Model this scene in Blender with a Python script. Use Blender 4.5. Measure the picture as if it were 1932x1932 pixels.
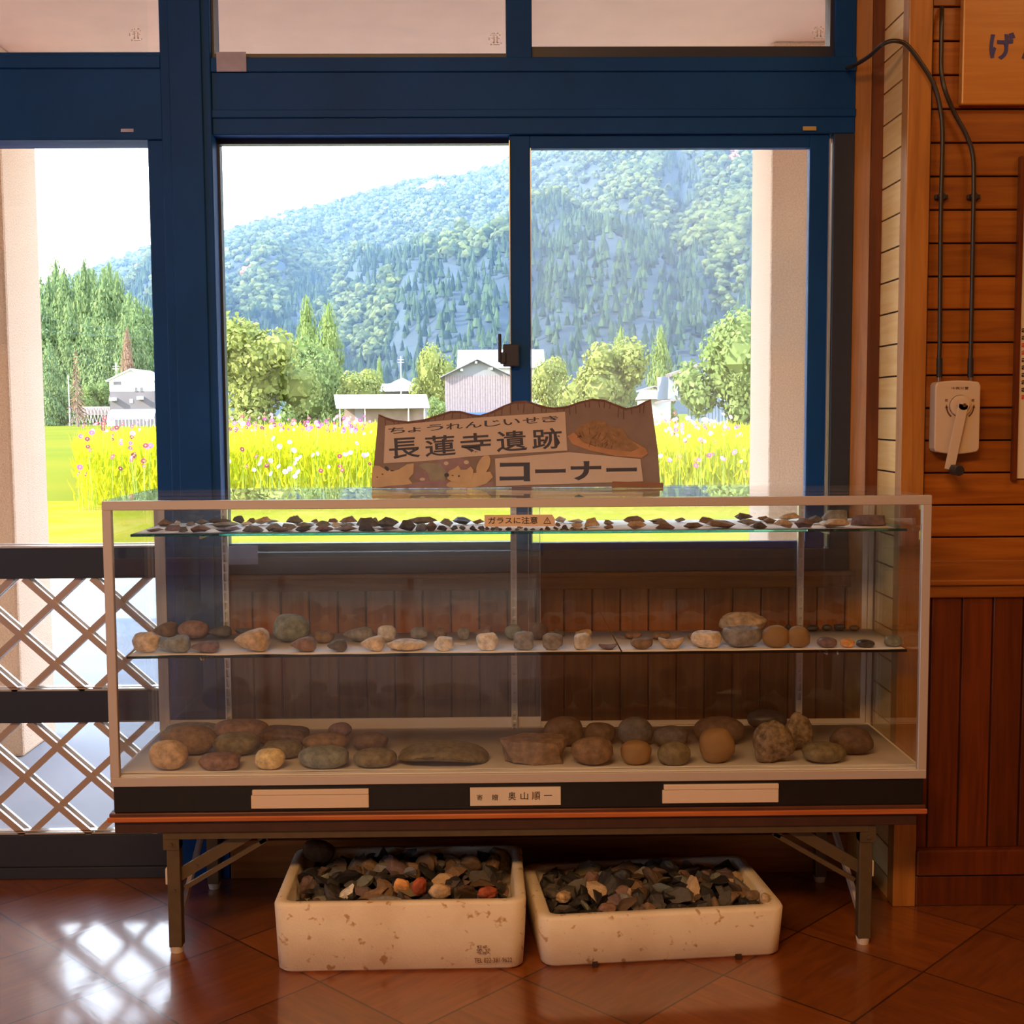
import bpy, bmesh, math, random
import numpy as np
from mathutils import Vector, Matrix, Euler, noise

for o in list(bpy.data.objects):
    bpy.data.objects.remove(o)
SC = bpy.context.scene
COL = SC.collection
PI = math.pi

# ------------------------------------------------------------------ camera
CAM = np.array([-0.0557, -2.6802, 1.198])
RT = np.array([0.99985997, -0.01562972, -0.00597998])
UP = np.array([0.00721004, 0.07986738, 0.99677942])
FW = np.array([0.01510178, 0.99668296, -0.07996888])
FPX = 2348.94
cd = bpy.data.cameras.new('camera')
cam = bpy.data.objects.new('camera', cd)
COL.objects.link(cam)
cd.sensor_width = 36.0
cd.lens = FPX / 1932 * 36.0
cd.clip_start = 0.05
cd.clip_end = 6000
cam.matrix_world = Matrix(((RT[0], UP[0], -FW[0], CAM[0]), (RT[1], UP[1], -FW[1], CAM[1]),
                           (RT[2], UP[2], -FW[2], CAM[2]), (0, 0, 0, 1)))
SC.camera = cam

# ------------------------------------------------------------------ sky, sun, added lights, exposure
SC.view_settings.view_transform = 'Standard'
SC.view_settings.look = 'None'
SC.view_settings.exposure = 0.0
SC.view_settings.gamma = 1.0
SC.view_settings.use_curve_mapping = False
SC.cycles.max_bounces = 16
SC.cycles.diffuse_bounces = 5
SC.cycles.glossy_bounces = 4
SC.cycles.transmission_bounces = 14
SC.cycles.transparent_max_bounces = 40
SC.cycles.volume_bounces = 0
SC.cycles.sample_clamp_indirect = 4.0
SC.cycles.caustics_reflective = False
SC.cycles.caustics_refractive = False

W = bpy.data.worlds.new('sky')
SC.world = W
W.use_nodes = True
nt = W.node_tree
nt.nodes.clear()
tc = nt.nodes.new('ShaderNodeTexCoord')
sx = nt.nodes.new('ShaderNodeSeparateXYZ')
nt.links.new(tc.outputs['Generated'], sx.inputs[0])
rp = nt.nodes.new('ShaderNodeValToRGB')
rp.color_ramp.elements[0].position = 0.16
rp.color_ramp.elements[0].color = (1.0, 1.0, 1.0, 1)
rp.color_ramp.elements[1].position = 0.85
rp.color_ramp.elements[1].color = (0.30, 0.52, 1.0, 1)
e = rp.color_ramp.elements.new(0.34)
e.color = (0.78, 0.88, 1.0, 1)
nt.links.new(sx.outputs['Z'], rp.inputs[0])
bg = nt.nodes.new('ShaderNodeBackground')
bg.inputs['Strength'].default_value = 8.2
nt.links.new(rp.outputs[0], bg.inputs[0])
wo = nt.nodes.new('ShaderNodeOutputWorld')
nt.links.new(bg.outputs[0], wo.inputs[0])

def sun(name, d, strength, color, angle):
    l = bpy.data.lights.new(name, 'SUN')
    l.energy = strength
    l.color = color
    l.angle = math.radians(angle)
    o = bpy.data.objects.new(name, l)
    o.rotation_euler = Vector(d).to_track_quat('-Z', 'Y').to_euler()
    COL.objects.link(o)
    return o

def area(name, loc, target, sx_, sy_, power, color):
    l = bpy.data.lights.new(name, 'AREA')
    l.shape = 'RECTANGLE'
    l.size, l.size_y = sx_, sy_
    l.energy = power
    l.color = color
    o = bpy.data.objects.new(name, l)
    o.location = loc
    o.rotation_euler = (Vector(target) - Vector(loc)).to_track_quat('-Z', 'Y').to_euler()
    COL.objects.link(o)
    return o

SUN_DIR = (0.78, 0.36, -0.48)
sun('sun', SUN_DIR, 19.0, (1.0, 0.95, 0.85), 0.6)
area('warm_fill_light', (-0.8, -2.95, 2.84), (-0.8, -2.4, 0), 1.8, 0.6, 134, (1.0, 0.52, 0.20))  # unseen warm area light, added to fill the room from above
area('warm_fill_light', (1.9, -1.0, 2.84), (1.7, -0.2, 1.8), 0.7, 0.4, 11, (1.0, 0.52, 0.18))  # unseen warm light, added to brighten the upper right wall

# ------------------------------------------------------------------ pixel to point (photograph 1932 px, on a real plane)
def ray(x, y):
    return FW + (x - 966) / FPX * RT - (y - 966) / FPX * UP
def atY(x, y, Y):
    d = ray(x, y); return CAM + d * (Y - CAM[1]) / d[1]
def atZ(x, y, Z):
    d = ray(x, y); return CAM + d * (Z - CAM[2]) / d[2]
def atX(x, y, X):
    d = ray(x, y); return CAM + d * (X - CAM[0]) / d[0]

# ------------------------------------------------------------------ materials
def new_mat(name):
    m = bpy.data.materials.new(name)
    m.use_nodes = True
    n = m.node_tree
    n.nodes.clear()
    out = n.nodes.new('ShaderNodeOutputMaterial')
    b = n.nodes.new('ShaderNodeBsdfPrincipled')
    n.links.new(b.outputs[0], out.inputs[0])
    return m, n, b, out

def L(n, a, b):
    n.links.new(a, b)

def rgb(c):
    return (c[0], c[1], c[2], 1.0)

def plain(name, c, rough=0.5, metal=0.0, var=0.0, scale=20.0, bump=0.0, coat=0.0, c2=None, spec=0.5):
    m, n, b, out = new_mat(name)
    b.inputs['Base Color'].default_value = rgb(c)
    b.inputs['Roughness'].default_value = rough
    b.inputs['Metallic'].default_value = metal
    b.inputs['Coat Weight'].default_value = coat
    b.inputs['Specular IOR Level'].default_value = spec
    if var > 0 or c2 is not None or bump > 0:
        t = n.nodes.new('ShaderNodeTexCoord')
        nz = n.nodes.new('ShaderNodeTexNoise')
        nz.inputs['Scale'].default_value = scale
        nz.inputs['Detail'].default_value = 6
        L(n, t.outputs['Object'], nz.inputs['Vector'])
        if var > 0 or c2 is not None:
            r = n.nodes.new('ShaderNodeValToRGB')
            r.color_ramp.elements[0].position = 0.3
            r.color_ramp.elements[1].position = 0.7
            if c2 is None:
                r.color_ramp.elements[0].color = rgb([v * (1 - var) for v in c])
                r.color_ramp.elements[1].color = rgb([min(1, v * (1 + var)) for v in c])
            else:
                r.color_ramp.elements[0].color = rgb(c)
                r.color_ramp.elements[1].color = rgb(c2)
            L(n, nz.outputs['Fac'], r.inputs[0])
            L(n, r.outputs[0], b.inputs['Base Color'])
        if bump > 0:
            bp = n.nodes.new('ShaderNodeBump')
            bp.inputs['Strength'].default_value = bump
            bp.inputs['Distance'].default_value = 0.01
            L(n, nz.outputs['Fac'], bp.inputs['Height'])
            L(n, bp.outputs[0], b.inputs['Normal'])
    return m

def wood(name, c1, c2, axis=0, rough=0.38, stretch=14.0, coat=0.15, per=0.25):
    """long grain along AXIS; each plank of the mesh (island) a shade of its own"""
    m, n, b, out = new_mat(name)
    t = n.nodes.new('ShaderNodeTexCoord')
    g = n.nodes.new('ShaderNodeNewGeometry')
    mp = n.nodes.new('ShaderNodeMapping')
    s = [60.0, 60.0, 60.0]
    s[axis] = 60.0 / stretch
    mp.inputs['Scale'].default_value = s
    L(n, t.outputs['Object'], mp.inputs[0])
    ad = n.nodes.new('ShaderNodeVectorMath'); ad.operation = 'ADD'
    sc = n.nodes.new('ShaderNodeVectorMath'); sc.operation = 'SCALE'
    cx = n.nodes.new('ShaderNodeCombineXYZ')
    for i in range(3):
        L(n, g.outputs['Random Per Island'], cx.inputs[i])
    L(n, cx.outputs[0], sc.inputs[0]); sc.inputs['Scale'].default_value = 57.0
    L(n, mp.outputs[0], ad.inputs[0]); L(n, sc.outputs[0], ad.inputs[1])
    nz = n.nodes.new('ShaderNodeTexNoise')
    nz.inputs['Scale'].default_value = 1.0
    nz.inputs['Detail'].default_value = 5
    nz.inputs['Distortion'].default_value = 0.6
    L(n, ad.outputs[0], nz.inputs['Vector'])
    r = n.nodes.new('ShaderNodeValToRGB')
    r.color_ramp.elements[0].position = 0.34
    r.color_ramp.elements[1].position = 0.66
    r.color_ramp.elements[0].color = rgb(c1)
    r.color_ramp.elements[1].color = rgb(c2)
    L(n, nz.outputs['Fac'], r.inputs[0])
    mr = n.nodes.new('ShaderNodeMapRange')
    mr.inputs['To Min'].default_value = 1 - per
    mr.inputs['To Max'].default_value = 1 + per
    L(n, g.outputs['Random Per Island'], mr.inputs[0])
    mx = n.nodes.new('ShaderNodeVectorMath'); mx.operation = 'SCALE'
    L(n, r.outputs[0], mx.inputs[0]); L(n, mr.outputs[0], mx.inputs['Scale'])
    L(n, mx.outputs[0], b.inputs['Base Color'])
    b.inputs['Roughness'].default_value = rough
    b.inputs['Coat Weight'].default_value = coat
    b.inputs['Coat Roughness'].default_value = 0.25
    bp = n.nodes.new('ShaderNodeBump')
    bp.inputs['Strength'].default_value = 0.12
    bp.inputs['Distance'].default_value = 0.002
    L(n, nz.outputs['Fac'], bp.inputs['Height'])
    L(n, bp.outputs[0], b.inputs['Normal'])
    return m

def glass(name, tint=(0.985, 0.995, 0.99), film_mix=0.0, film_col=(0.8, 0.78, 0.74)):
    """thin clear pane: straight transmission plus Fresnel reflection on both faces; film_mix is the strength of a diffusing film"""
    m, n, b, out = new_mat(name)
    n.nodes.remove(b)
    tr = n.nodes.new('ShaderNodeBsdfTransparent')
    tr.inputs[0].default_value = rgb(tint)
    gl = n.nodes.new('ShaderNodeBsdfGlossy')
    gl.inputs['Roughness'].default_value = 0.0
    gl.inputs['Color'].default_value = (1, 1, 1, 1)
    ge = n.nodes.new('ShaderNodeNewGeometry')
    mr = n.nodes.new('ShaderNodeMapRange')
    mr.inputs['To Min'].default_value = 1.5
    mr.inputs['To Max'].default_value = 1 / 1.5
    L(n, ge.outputs['Backfacing'], mr.inputs[0])
    fr = n.nodes.new('ShaderNodeFresnel')
    L(n, mr.outputs[0], fr.inputs['IOR'])
    mx = n.nodes.new('ShaderNodeMixShader')
    L(n, fr.outputs[0], mx.inputs[0]); L(n, tr.outputs[0], mx.inputs[1]); L(n, gl.outputs[0], mx.inputs[2])
    last = mx
    if film_mix > 0:
        df = n.nodes.new('ShaderNodeBsdfDiffuse'); df.inputs[0].default_value = rgb(film_col)
        tl = n.nodes.new('ShaderNodeBsdfTranslucent'); tl.inputs[0].default_value = rgb(film_col)
        a = n.nodes.new('ShaderNodeMixShader'); a.inputs[0].default_value = 0.5
        L(n, df.outputs[0], a.inputs[1]); L(n, tl.outputs[0], a.inputs[2])
        t = n.nodes.new('ShaderNodeTexCoord')
        nz = n.nodes.new('ShaderNodeTexNoise'); nz.inputs['Scale'].default_value = 3.0
        nz.inputs['Detail'].default_value = 4
        L(n, t.outputs['Object'], nz.inputs['Vector'])
        q = n.nodes.new('ShaderNodeMath'); q.operation = 'MULTIPLY'
        L(n, nz.outputs['Fac'], q.inputs[0]); q.inputs[1].default_value = film_mix * 2
        d = n.nodes.new('ShaderNodeMixShader')
        L(n, q.outputs[0], d.inputs[0]); L(n, mx.outputs[0], d.inputs[1]); L(n, a.outputs[0], d.inputs[2])
        last = d
    L(n, last.outputs[0], out.inputs[0])
    return m

def leafy(name, c1, c2, trans=0.4, rough=0.6, per_island=True):
    m, n, b, out = new_mat(name)
    g = n.nodes.new('ShaderNodeNewGeometry')
    r = n.nodes.new('ShaderNodeValToRGB')
    r.color_ramp.elements[0].color = rgb(c1)
    r.color_ramp.elements[1].color = rgb(c2)
    L(n, g.outputs['Random Per Island'], r.inputs[0])
    n.nodes.remove(b)
    df = n.nodes.new('ShaderNodeBsdfDiffuse')
    tl = n.nodes.new('ShaderNodeBsdfTranslucent')
    L(n, r.outputs[0], df.inputs[0]); L(n, r.outputs[0], tl.inputs[0])
    a = n.nodes.new('ShaderNodeMixShader'); a.inputs[0].default_value = trans
    L(n, df.outputs[0], a.inputs[1]); L(n, tl.outputs[0], a.inputs[2])
    L(n, a.outputs[0], out.inputs[0])
    return m

# ------------------------------------------------------------------ mesh helpers
class MB:
    def __init__(s):
        s.v, s.f, s.mi = [], [], []
    def add(s, vs, fs, mi=0):
        k = len(s.v)
        s.v += [tuple(v) for v in vs]
        s.f += [tuple(i + k for i in f) for f in fs]
        s.mi += [mi] * len(fs)
        return s
    def box(s, x0, x1, y0, y1, z0, z1, mi=0):
        vs = [(x, y, z) for x in (x0, x1) for y in (y0, y1) for z in (z0, z1)]
        fs = [(0, 1, 3, 2), (4, 6, 7, 5), (0, 4, 5, 1), (2, 3, 7, 6), (0, 2, 6, 4), (1, 5, 7, 3)]
        return s.add(vs, fs, mi)
    def obox(s, c, ax, h, mi=0):
        """box centred on C with axes AX (3 unit vectors) and half sizes H"""
        c = Vector(c); A = [Vector(a).normalized() for a in ax]
        vs = [c + A[0] * (i * h[0]) + A[1] * (j * h[1]) + A[2] * (k * h[2]) for i in (-1, 1) for j in (-1, 1) for k in (-1, 1)]
        fs = [(0, 1, 3, 2), (4, 6, 7, 5), (0, 4, 5, 1), (2, 3, 7, 6), (0, 2, 6, 4), (1, 5, 7, 3)]
        return s.add(vs, fs, mi)
    def bar(s, p, q, w, d, side=(0, 1, 0), mi=0):
        """rectangular bar from P to Q; width W across SIDE x direction, depth D along SIDE"""
        p, q = Vector(p), Vector(q)
        t = (q - p).normalized(); sd = Vector(side)
        sd = (sd - t * sd.dot(t)).normalized(); b = t.cross(sd)
        return s.obox((p + q) / 2, (t, b, sd), ((q - p).length / 2, w / 2, d / 2), mi)
    def prism(s, pts, y0, y1, mi=0):
        """polygon PTS (x, z) pushed from y0 to y1"""
        n = len(pts)
        vs = [(p[0], y0, p[1]) for p in pts] + [(p[0], y1, p[1]) for p in pts]
        fs = [tuple(range(n)), tuple(reversed(range(n, 2 * n)))]
        fs += [(i, i + n, (i + 1) % n + n, (i + 1) % n) for i in range(n)]
        return s.add(vs, fs, mi)
    def cyl(s, p, q, r0, r1=None, seg=16, mi=0, caps=True):
        p, q = Vector(p), Vector(q)
        r1 = r0 if r1 is None else r1
        t = (q - p).normalized()
        a = t.orthogonal().normalized(); b = t.cross(a)
        vs = []
        for c, r in ((p, r0), (q, r1)):
            for i in range(seg):
                g = 2 * PI * i / seg
                vs.append(c + a * (r * math.cos(g)) + b * (r * math.sin(g)))
        fs = [(i, (i + 1) % seg, (i + 1) % seg + seg, i + seg) for i in range(seg)]
        if caps:
            fs += [tuple(reversed(range(seg))), tuple(range(seg, 2 * seg))]
        return s.add(vs, fs, mi)
    def tube(s, pts, r, seg=10, mi=0):
        P = [Vector(p) for p in pts]
        rings = []
        ref = Vector((0, 1, 0))
        for i, p in enumerate(P):
            t = (P[min(i + 1, len(P) - 1)] - P[max(i - 1, 0)]).normalized()
            a = ref - t * ref.dot(t)
            if a.length < 1e-4:
                a = t.orthogonal()
            a.normalize(); b = t.cross(a)
            rings.append([p + a * (r * math.cos(2 * PI * j / seg)) + b * (r * math.sin(2 * PI * j / seg)) for j in range(seg)])
        vs = [v for g in rings for v in g]
        fs = []
        for i in range(len(P) - 1):
            for j in range(seg):
                fs.append((i * seg + j, i * seg + (j + 1) % seg, (i + 1) * seg + (j + 1) % seg, (i + 1) * seg + j))
        fs += [tuple(reversed(range(seg))), tuple(range((len(P) - 1) * seg, len(P) * seg))]
        return s.add(vs, fs, mi)
    def build(s, name, mats, parent=None, origin=None, smooth=False, bevel=0.0, seg=2):
        me = bpy.data.meshes.new(name)
        if parent is not None:
            org = Vector(parent.get('_o', (0, 0, 0)))
        else:
            org = Vector(origin) if origin is not None else Vector((0, 0, 0))
        me.from_pydata([tuple(Vector(v) - org) for v in s.v], [], s.f)
        mats = mats if isinstance(mats, (list, tuple)) else [mats]
        for m in mats:
            me.materials.append(m)
        if len(mats) > 1:
            me.polygons.foreach_set('material_index', s.mi)
        bm = bmesh.new(); bm.from_mesh(me)
        bmesh.ops.recalc_face_normals(bm, faces=bm.faces)
        if bevel > 0:
            es = [e for e in bm.edges if len(e.link_faces) == 2 and e.calc_face_angle(0) > 0.6]
            bmesh.ops.bevel(bm, geom=es, offset=bevel, segments=seg, affect='EDGES', profile=0.5, clamp_overlap=True)
        if smooth:
            for f in bm.faces:
                f.smooth = True
        bm.to_mesh(me); bm.free()
        o = bpy.data.objects.new(name, me)
        COL.objects.link(o)
        if parent is not None:
            o.parent = parent
            o['_o'] = list(org)
        else:
            o.location = org
            o['_o'] = list(org)
        return o

def tag(o, label=None, cat=None, group=None, kind=None):
    if label: o['label'] = label
    if cat: o['category'] = cat
    if group: o['group'] = group
    if kind: o['kind'] = kind
    return o

def thing(name, loc, label=None, cat=None, group=None, kind=None):
    o = bpy.data.objects.new(name, None)
    o.empty_display_size = 0.05
    COL.objects.link(o)
    o.location = loc
    o['_o'] = list(loc)
    return tag(o, label, cat, group, kind)

def text_mesh(name, body, mat_, parent, p0, xdir, zdir, w, h, bold=0.0, thick=0.0006, shear=0.0, bend=None):
    """flat lettering fitted into a w x h box whose lower left corner is P0, along XDIR and ZDIR"""
    c = bpy.data.curves.new('t', 'FONT')
    c.body = body
    c.size = 1.0
    c.offset = bold
    c.resolution_u = 4
    o = bpy.data.objects.new('t', c)
    COL.objects.link(o)
    bpy.context.view_layer.update()
    me = bpy.data.meshes.new_from_object(o.evaluated_get(bpy.context.evaluated_depsgraph_get()))
    vs = np.array([v.co[:] for v in me.vertices])
    fs = [tuple(p.vertices) for p in me.polygons]
    bpy.data.objects.remove(o); bpy.data.curves.remove(c); bpy.data.meshes.remove(me)
    lo, hi = vs.min(0), vs.max(0)
    u = (vs[:, 0] - lo[0]) / max(1e-6, hi[0] - lo[0]) * w
    v = (vs[:, 1] - lo[1]) / max(1e-6, hi[1] - lo[1]) * h
    X = Vector(xdir).normalized(); Z = Vector(zdir).normalized()
    N = X.cross(Z)
    P = Vector(p0)
    mb = MB()
    pts = []
    for a, b in zip(u, v):
        pts.append(P + X * float(a) + Z * float(b + (bend(a / w) if bend else 0)) + N * thick)
    mb.add(pts, fs)
    return mb.build(name, mat_, parent)

# ------------------------------------------------------------------ palette
M = {}
M['wood_h'] = wood('orange_wood_horizontal', (0.24, 0.068, 0.007), (0.36, 0.12, 0.012), 0)
M['wood_y'] = wood('window_lit_wood_depthwise', (0.88, 0.54, 0.19), (0.94, 0.65, 0.28), 1, rough=0.45, per=0.06)  # paler than the wall boards: window light put into the colour
M['wood_v'] = wood('red_brown_wood_vertical', (0.085, 0.016, 0.002), (0.145, 0.029, 0.004), 2)
M['wood_wains'] = wood('brown_wood_wainscot', (0.24, 0.085, 0.028), (0.36, 0.14, 0.045), 2)
M['wood_trim'] = wood('orange_wood_trim', (0.38, 0.15, 0.026), (0.52, 0.22, 0.045), 2, per=0.1)
M['wood_rail'] = wood('brown_wood_rail', (0.24, 0.072, 0.010), (0.36, 0.12, 0.018), 0, per=0.1)
M['groove'] = plain('dark_groove', (0.035, 0.012, 0.005), 0.8)
M['frame'] = plain('flare_blue_aluminium', (0.005, 0.060, 0.235), 0.55, 0.0, var=0.12, scale=5, spec=0.15)  # blue of the lens veil put into the dark frame's base colour
M['frame2'] = plain('bronze_black_aluminium', (0.030, 0.038, 0.060), 0.40, 0.0, spec=0.4)
M['alu'] = plain('anodised_aluminium', (0.64, 0.58, 0.53), 0.40, 0.35)
M['alu_lattice'] = plain('brushed_aluminium_bar', (0.56, 0.45, 0.38), 0.35, 0.3)
M['alu_bright'] = plain('bright_aluminium', (0.72, 0.70, 0.68), 0.30, 0.6)
M['glass'] = glass('clear_pane')
M['glass_unseen_tinted'] = glass('unseen_tinted_pane', tint=(0.56, 0.66, 0.76))  # tint cools and dims daylight from the unseen left window
M['glass_dimmed'] = glass('dimmed_pane', tint=(0.26, 0.247, 0.23))  # dark tint cuts the daylight of the added rear window
M['glass_hazy'] = glass('hazy_pane', film_mix=0.07, film_col=(0.80, 0.78, 0.66))  # pane with a thin diffusing film mixed in
M['glass_film'] = glass('filmed_pane', film_mix=0.04, film_col=(0.75, 0.70, 0.62))
def edge_mat():
    m, n, b, out = new_mat('green_glass_edge')
    b.inputs['Base Color'].default_value = (0.22, 0.85, 0.70, 1); b.inputs['Roughness'].default_value = 0.1
    tr = n.nodes.new('ShaderNodeBsdfTransparent'); tr.inputs[0].default_value = (0.62, 1.0, 0.92, 1)
    mx = n.nodes.new('ShaderNodeMixShader'); mx.inputs[0].default_value = 0.55
    L(n, b.outputs[0], mx.inputs[1]); L(n, tr.outputs[0], mx.inputs[2]); L(n, mx.outputs[0], out.inputs[0])
    return m
M['glass_edge'] = edge_mat()
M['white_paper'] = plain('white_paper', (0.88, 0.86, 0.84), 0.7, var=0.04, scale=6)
M['cream_paper'] = plain('cream_paper', (0.74, 0.66, 0.55), 0.7, var=0.05, scale=9)
M['ink'] = plain('black_ink', (0.02, 0.02, 0.025), 0.6)
M['ink_navy'] = plain('navy_ink', (0.05, 0.055, 0.085), 0.6)
M['ink_blue'] = plain('blue_ink', (0.05, 0.05, 0.22), 0.6)
M['ink_red'] = plain('red_ink', (0.65, 0.04, 0.03), 0.6)
M['ink_brown'] = plain('brown_ink', (0.13, 0.05, 0.035), 0.6)
M['decal_white'] = plain('white_decal', (0.9, 0.88, 0.88), 0.5)
M['gold'] = plain('gold_foil_label', (0.55, 0.42, 0.15), 0.4, 0.4)
M['lilac_paper'] = plain('faded_lilac_label', (0.42, 0.43, 0.62), 0.7, var=0.1, scale=30)
M['plaster'] = plain('beige_plaster', (0.62, 0.50, 0.38), 0.85, var=0.05, scale=40)
M['plaster_pink'] = plain('pinkish_stucco', (0.70, 0.48, 0.33), 0.9, var=0.14, scale=160, bump=0.5)
M['soffit'] = plain('beige_soffit', (0.86, 0.50, 0.35), 0.8, var=0.04, scale=8)
M['pavement'] = plain('grey_pavement', (0.26, 0.25, 0.25), 0.75, var=0.10, scale=3, bump=0.1)
M['steel_dark'] = plain('olive_steel', (0.115, 0.082, 0.045), 0.5, 0.3, var=0.12, scale=40)
M['nylon'] = plain('white_nylon', (0.70, 0.64, 0.54), 0.5)
M['black_lam'] = plain('black_laminate', (0.010, 0.011, 0.013), 0.35, var=0.15, scale=30)
M['table_edge'] = wood('table_edge_wood', (0.42, 0.11, 0.03), (0.55, 0.17, 0.05), 0, rough=0.35, per=0.05)
M['table_top'] = plain('dark_table_laminate', (0.10, 0.035, 0.018), 0.4, var=0.2, scale=12)
M['apron'] = plain('dark_table_apron', (0.055, 0.022, 0.014), 0.5, var=0.2, scale=20)
M['cardboard'] = plain('grey_brown_card', (0.25, 0.19, 0.165), 0.85, var=0.10, scale=25)
M['card_edge'] = plain('brown_marker_edge', (0.16, 0.085, 0.075), 0.85, var=0.2, scale=60)
M['card_paper'] = plain('buff_paper', (0.60, 0.49, 0.40), 0.8, var=0.04, scale=20)
M['tan_paper'] = plain('tan_cutout_paper', (0.56, 0.40, 0.24), 0.8, var=0.10, scale=25)
M['orange_paper'] = plain('orange_cutout_paper', (0.46, 0.24, 0.12), 0.8, var=0.12, scale=25)
M['brown_paper'] = plain('brown_cutout_paper', (0.30, 0.18, 0.10), 0.85, var=0.22, scale=70)
M['mauve_paint'] = plain('mauve_paint', (0.30, 0.20, 0.22), 0.85, var=0.12, scale=40)
M['green_paint'] = plain('grey_green_paint', (0.30, 0.28, 0.22), 0.85, var=0.12, scale=40)
M['tape'] = plain('brown_tape', (0.26, 0.12, 0.06), 0.5)
M['beige_plastic'] = plain('beige_plastic', (0.62, 0.50, 0.37), 0.42)
M['black_rubber'] = plain('black_rubber', (0.018, 0.018, 0.02), 0.5)
M['cable'] = plain('dark_cable_sheath', (0.035, 0.026, 0.018), 0.35)
M['chrome'] = plain('chrome', (0.7, 0.68, 0.62), 0.15, 1.0)
M['foam'] = plain('dirty_white_foam', (0.84, 0.76, 0.64), 0.75, c2=(0.66, 0.52, 0.36), scale=9, bump=0.25)
def foam_mat(name):
    m, n, b, out = new_mat(name)
    t = n.nodes.new('ShaderNodeTexCoord')
    a = n.nodes.new('ShaderNodeTexNoise'); a.inputs['Scale'].default_value = 7; a.inputs['Detail'].default_value = 5
    L(n, t.outputs['Object'], a.inputs['Vector'])
    r = n.nodes.new('ShaderNodeValToRGB')
    r.color_ramp.elements[0].position = 0.35; r.color_ramp.elements[0].color = (0.72, 0.60, 0.46, 1)
    r.color_ramp.elements[1].position = 0.60; r.color_ramp.elements[1].color = (0.84, 0.76, 0.62, 1)
    L(n, a.outputs['Fac'], r.inputs[0])
    d = n.nodes.new('ShaderNodeTexNoise'); d.inputs['Scale'].default_value = 48; d.inputs['Detail'].default_value = 2
    L(n, t.outputs['Object'], d.inputs['Vector'])
    r2 = n.nodes.new('ShaderNodeValToRGB')
    r2.color_ramp.elements[0].position = 0.64; r2.color_ramp.elements[0].color = (1, 1, 1, 1)
    r2.color_ramp.elements[1].position = 0.72; r2.color_ramp.elements[1].color = (0.62, 0.45, 0.30, 1)
    L(n, d.outputs['Fac'], r2.inputs[0])
    mx = n.nodes.new('ShaderNodeVectorMath'); mx.operation = 'MULTIPLY'
    L(n, r.outputs[0], mx.inputs[0]); L(n, r2.outputs[0], mx.inputs[1])
    L(n, mx.outputs[0], b.inputs['Base Color'])
    b.inputs['Roughness'].default_value = 0.7
    v = n.nodes.new('ShaderNodeTexVoronoi'); v.inputs['Scale'].default_value = 220
    L(n, t.outputs['Object'], v.inputs['Vector'])
    bp = n.nodes.new('ShaderNodeBump'); bp.inputs['Strength'].default_value = 0.25; bp.inputs['Distance'].default_value = 0.002
    L(n, v.outputs['Distance'], bp.inputs['Height']); L(n, bp.outputs[0], b.inputs['Normal'])
    return m
M['foam'] = foam_mat('dirty_white_foam')

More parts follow.
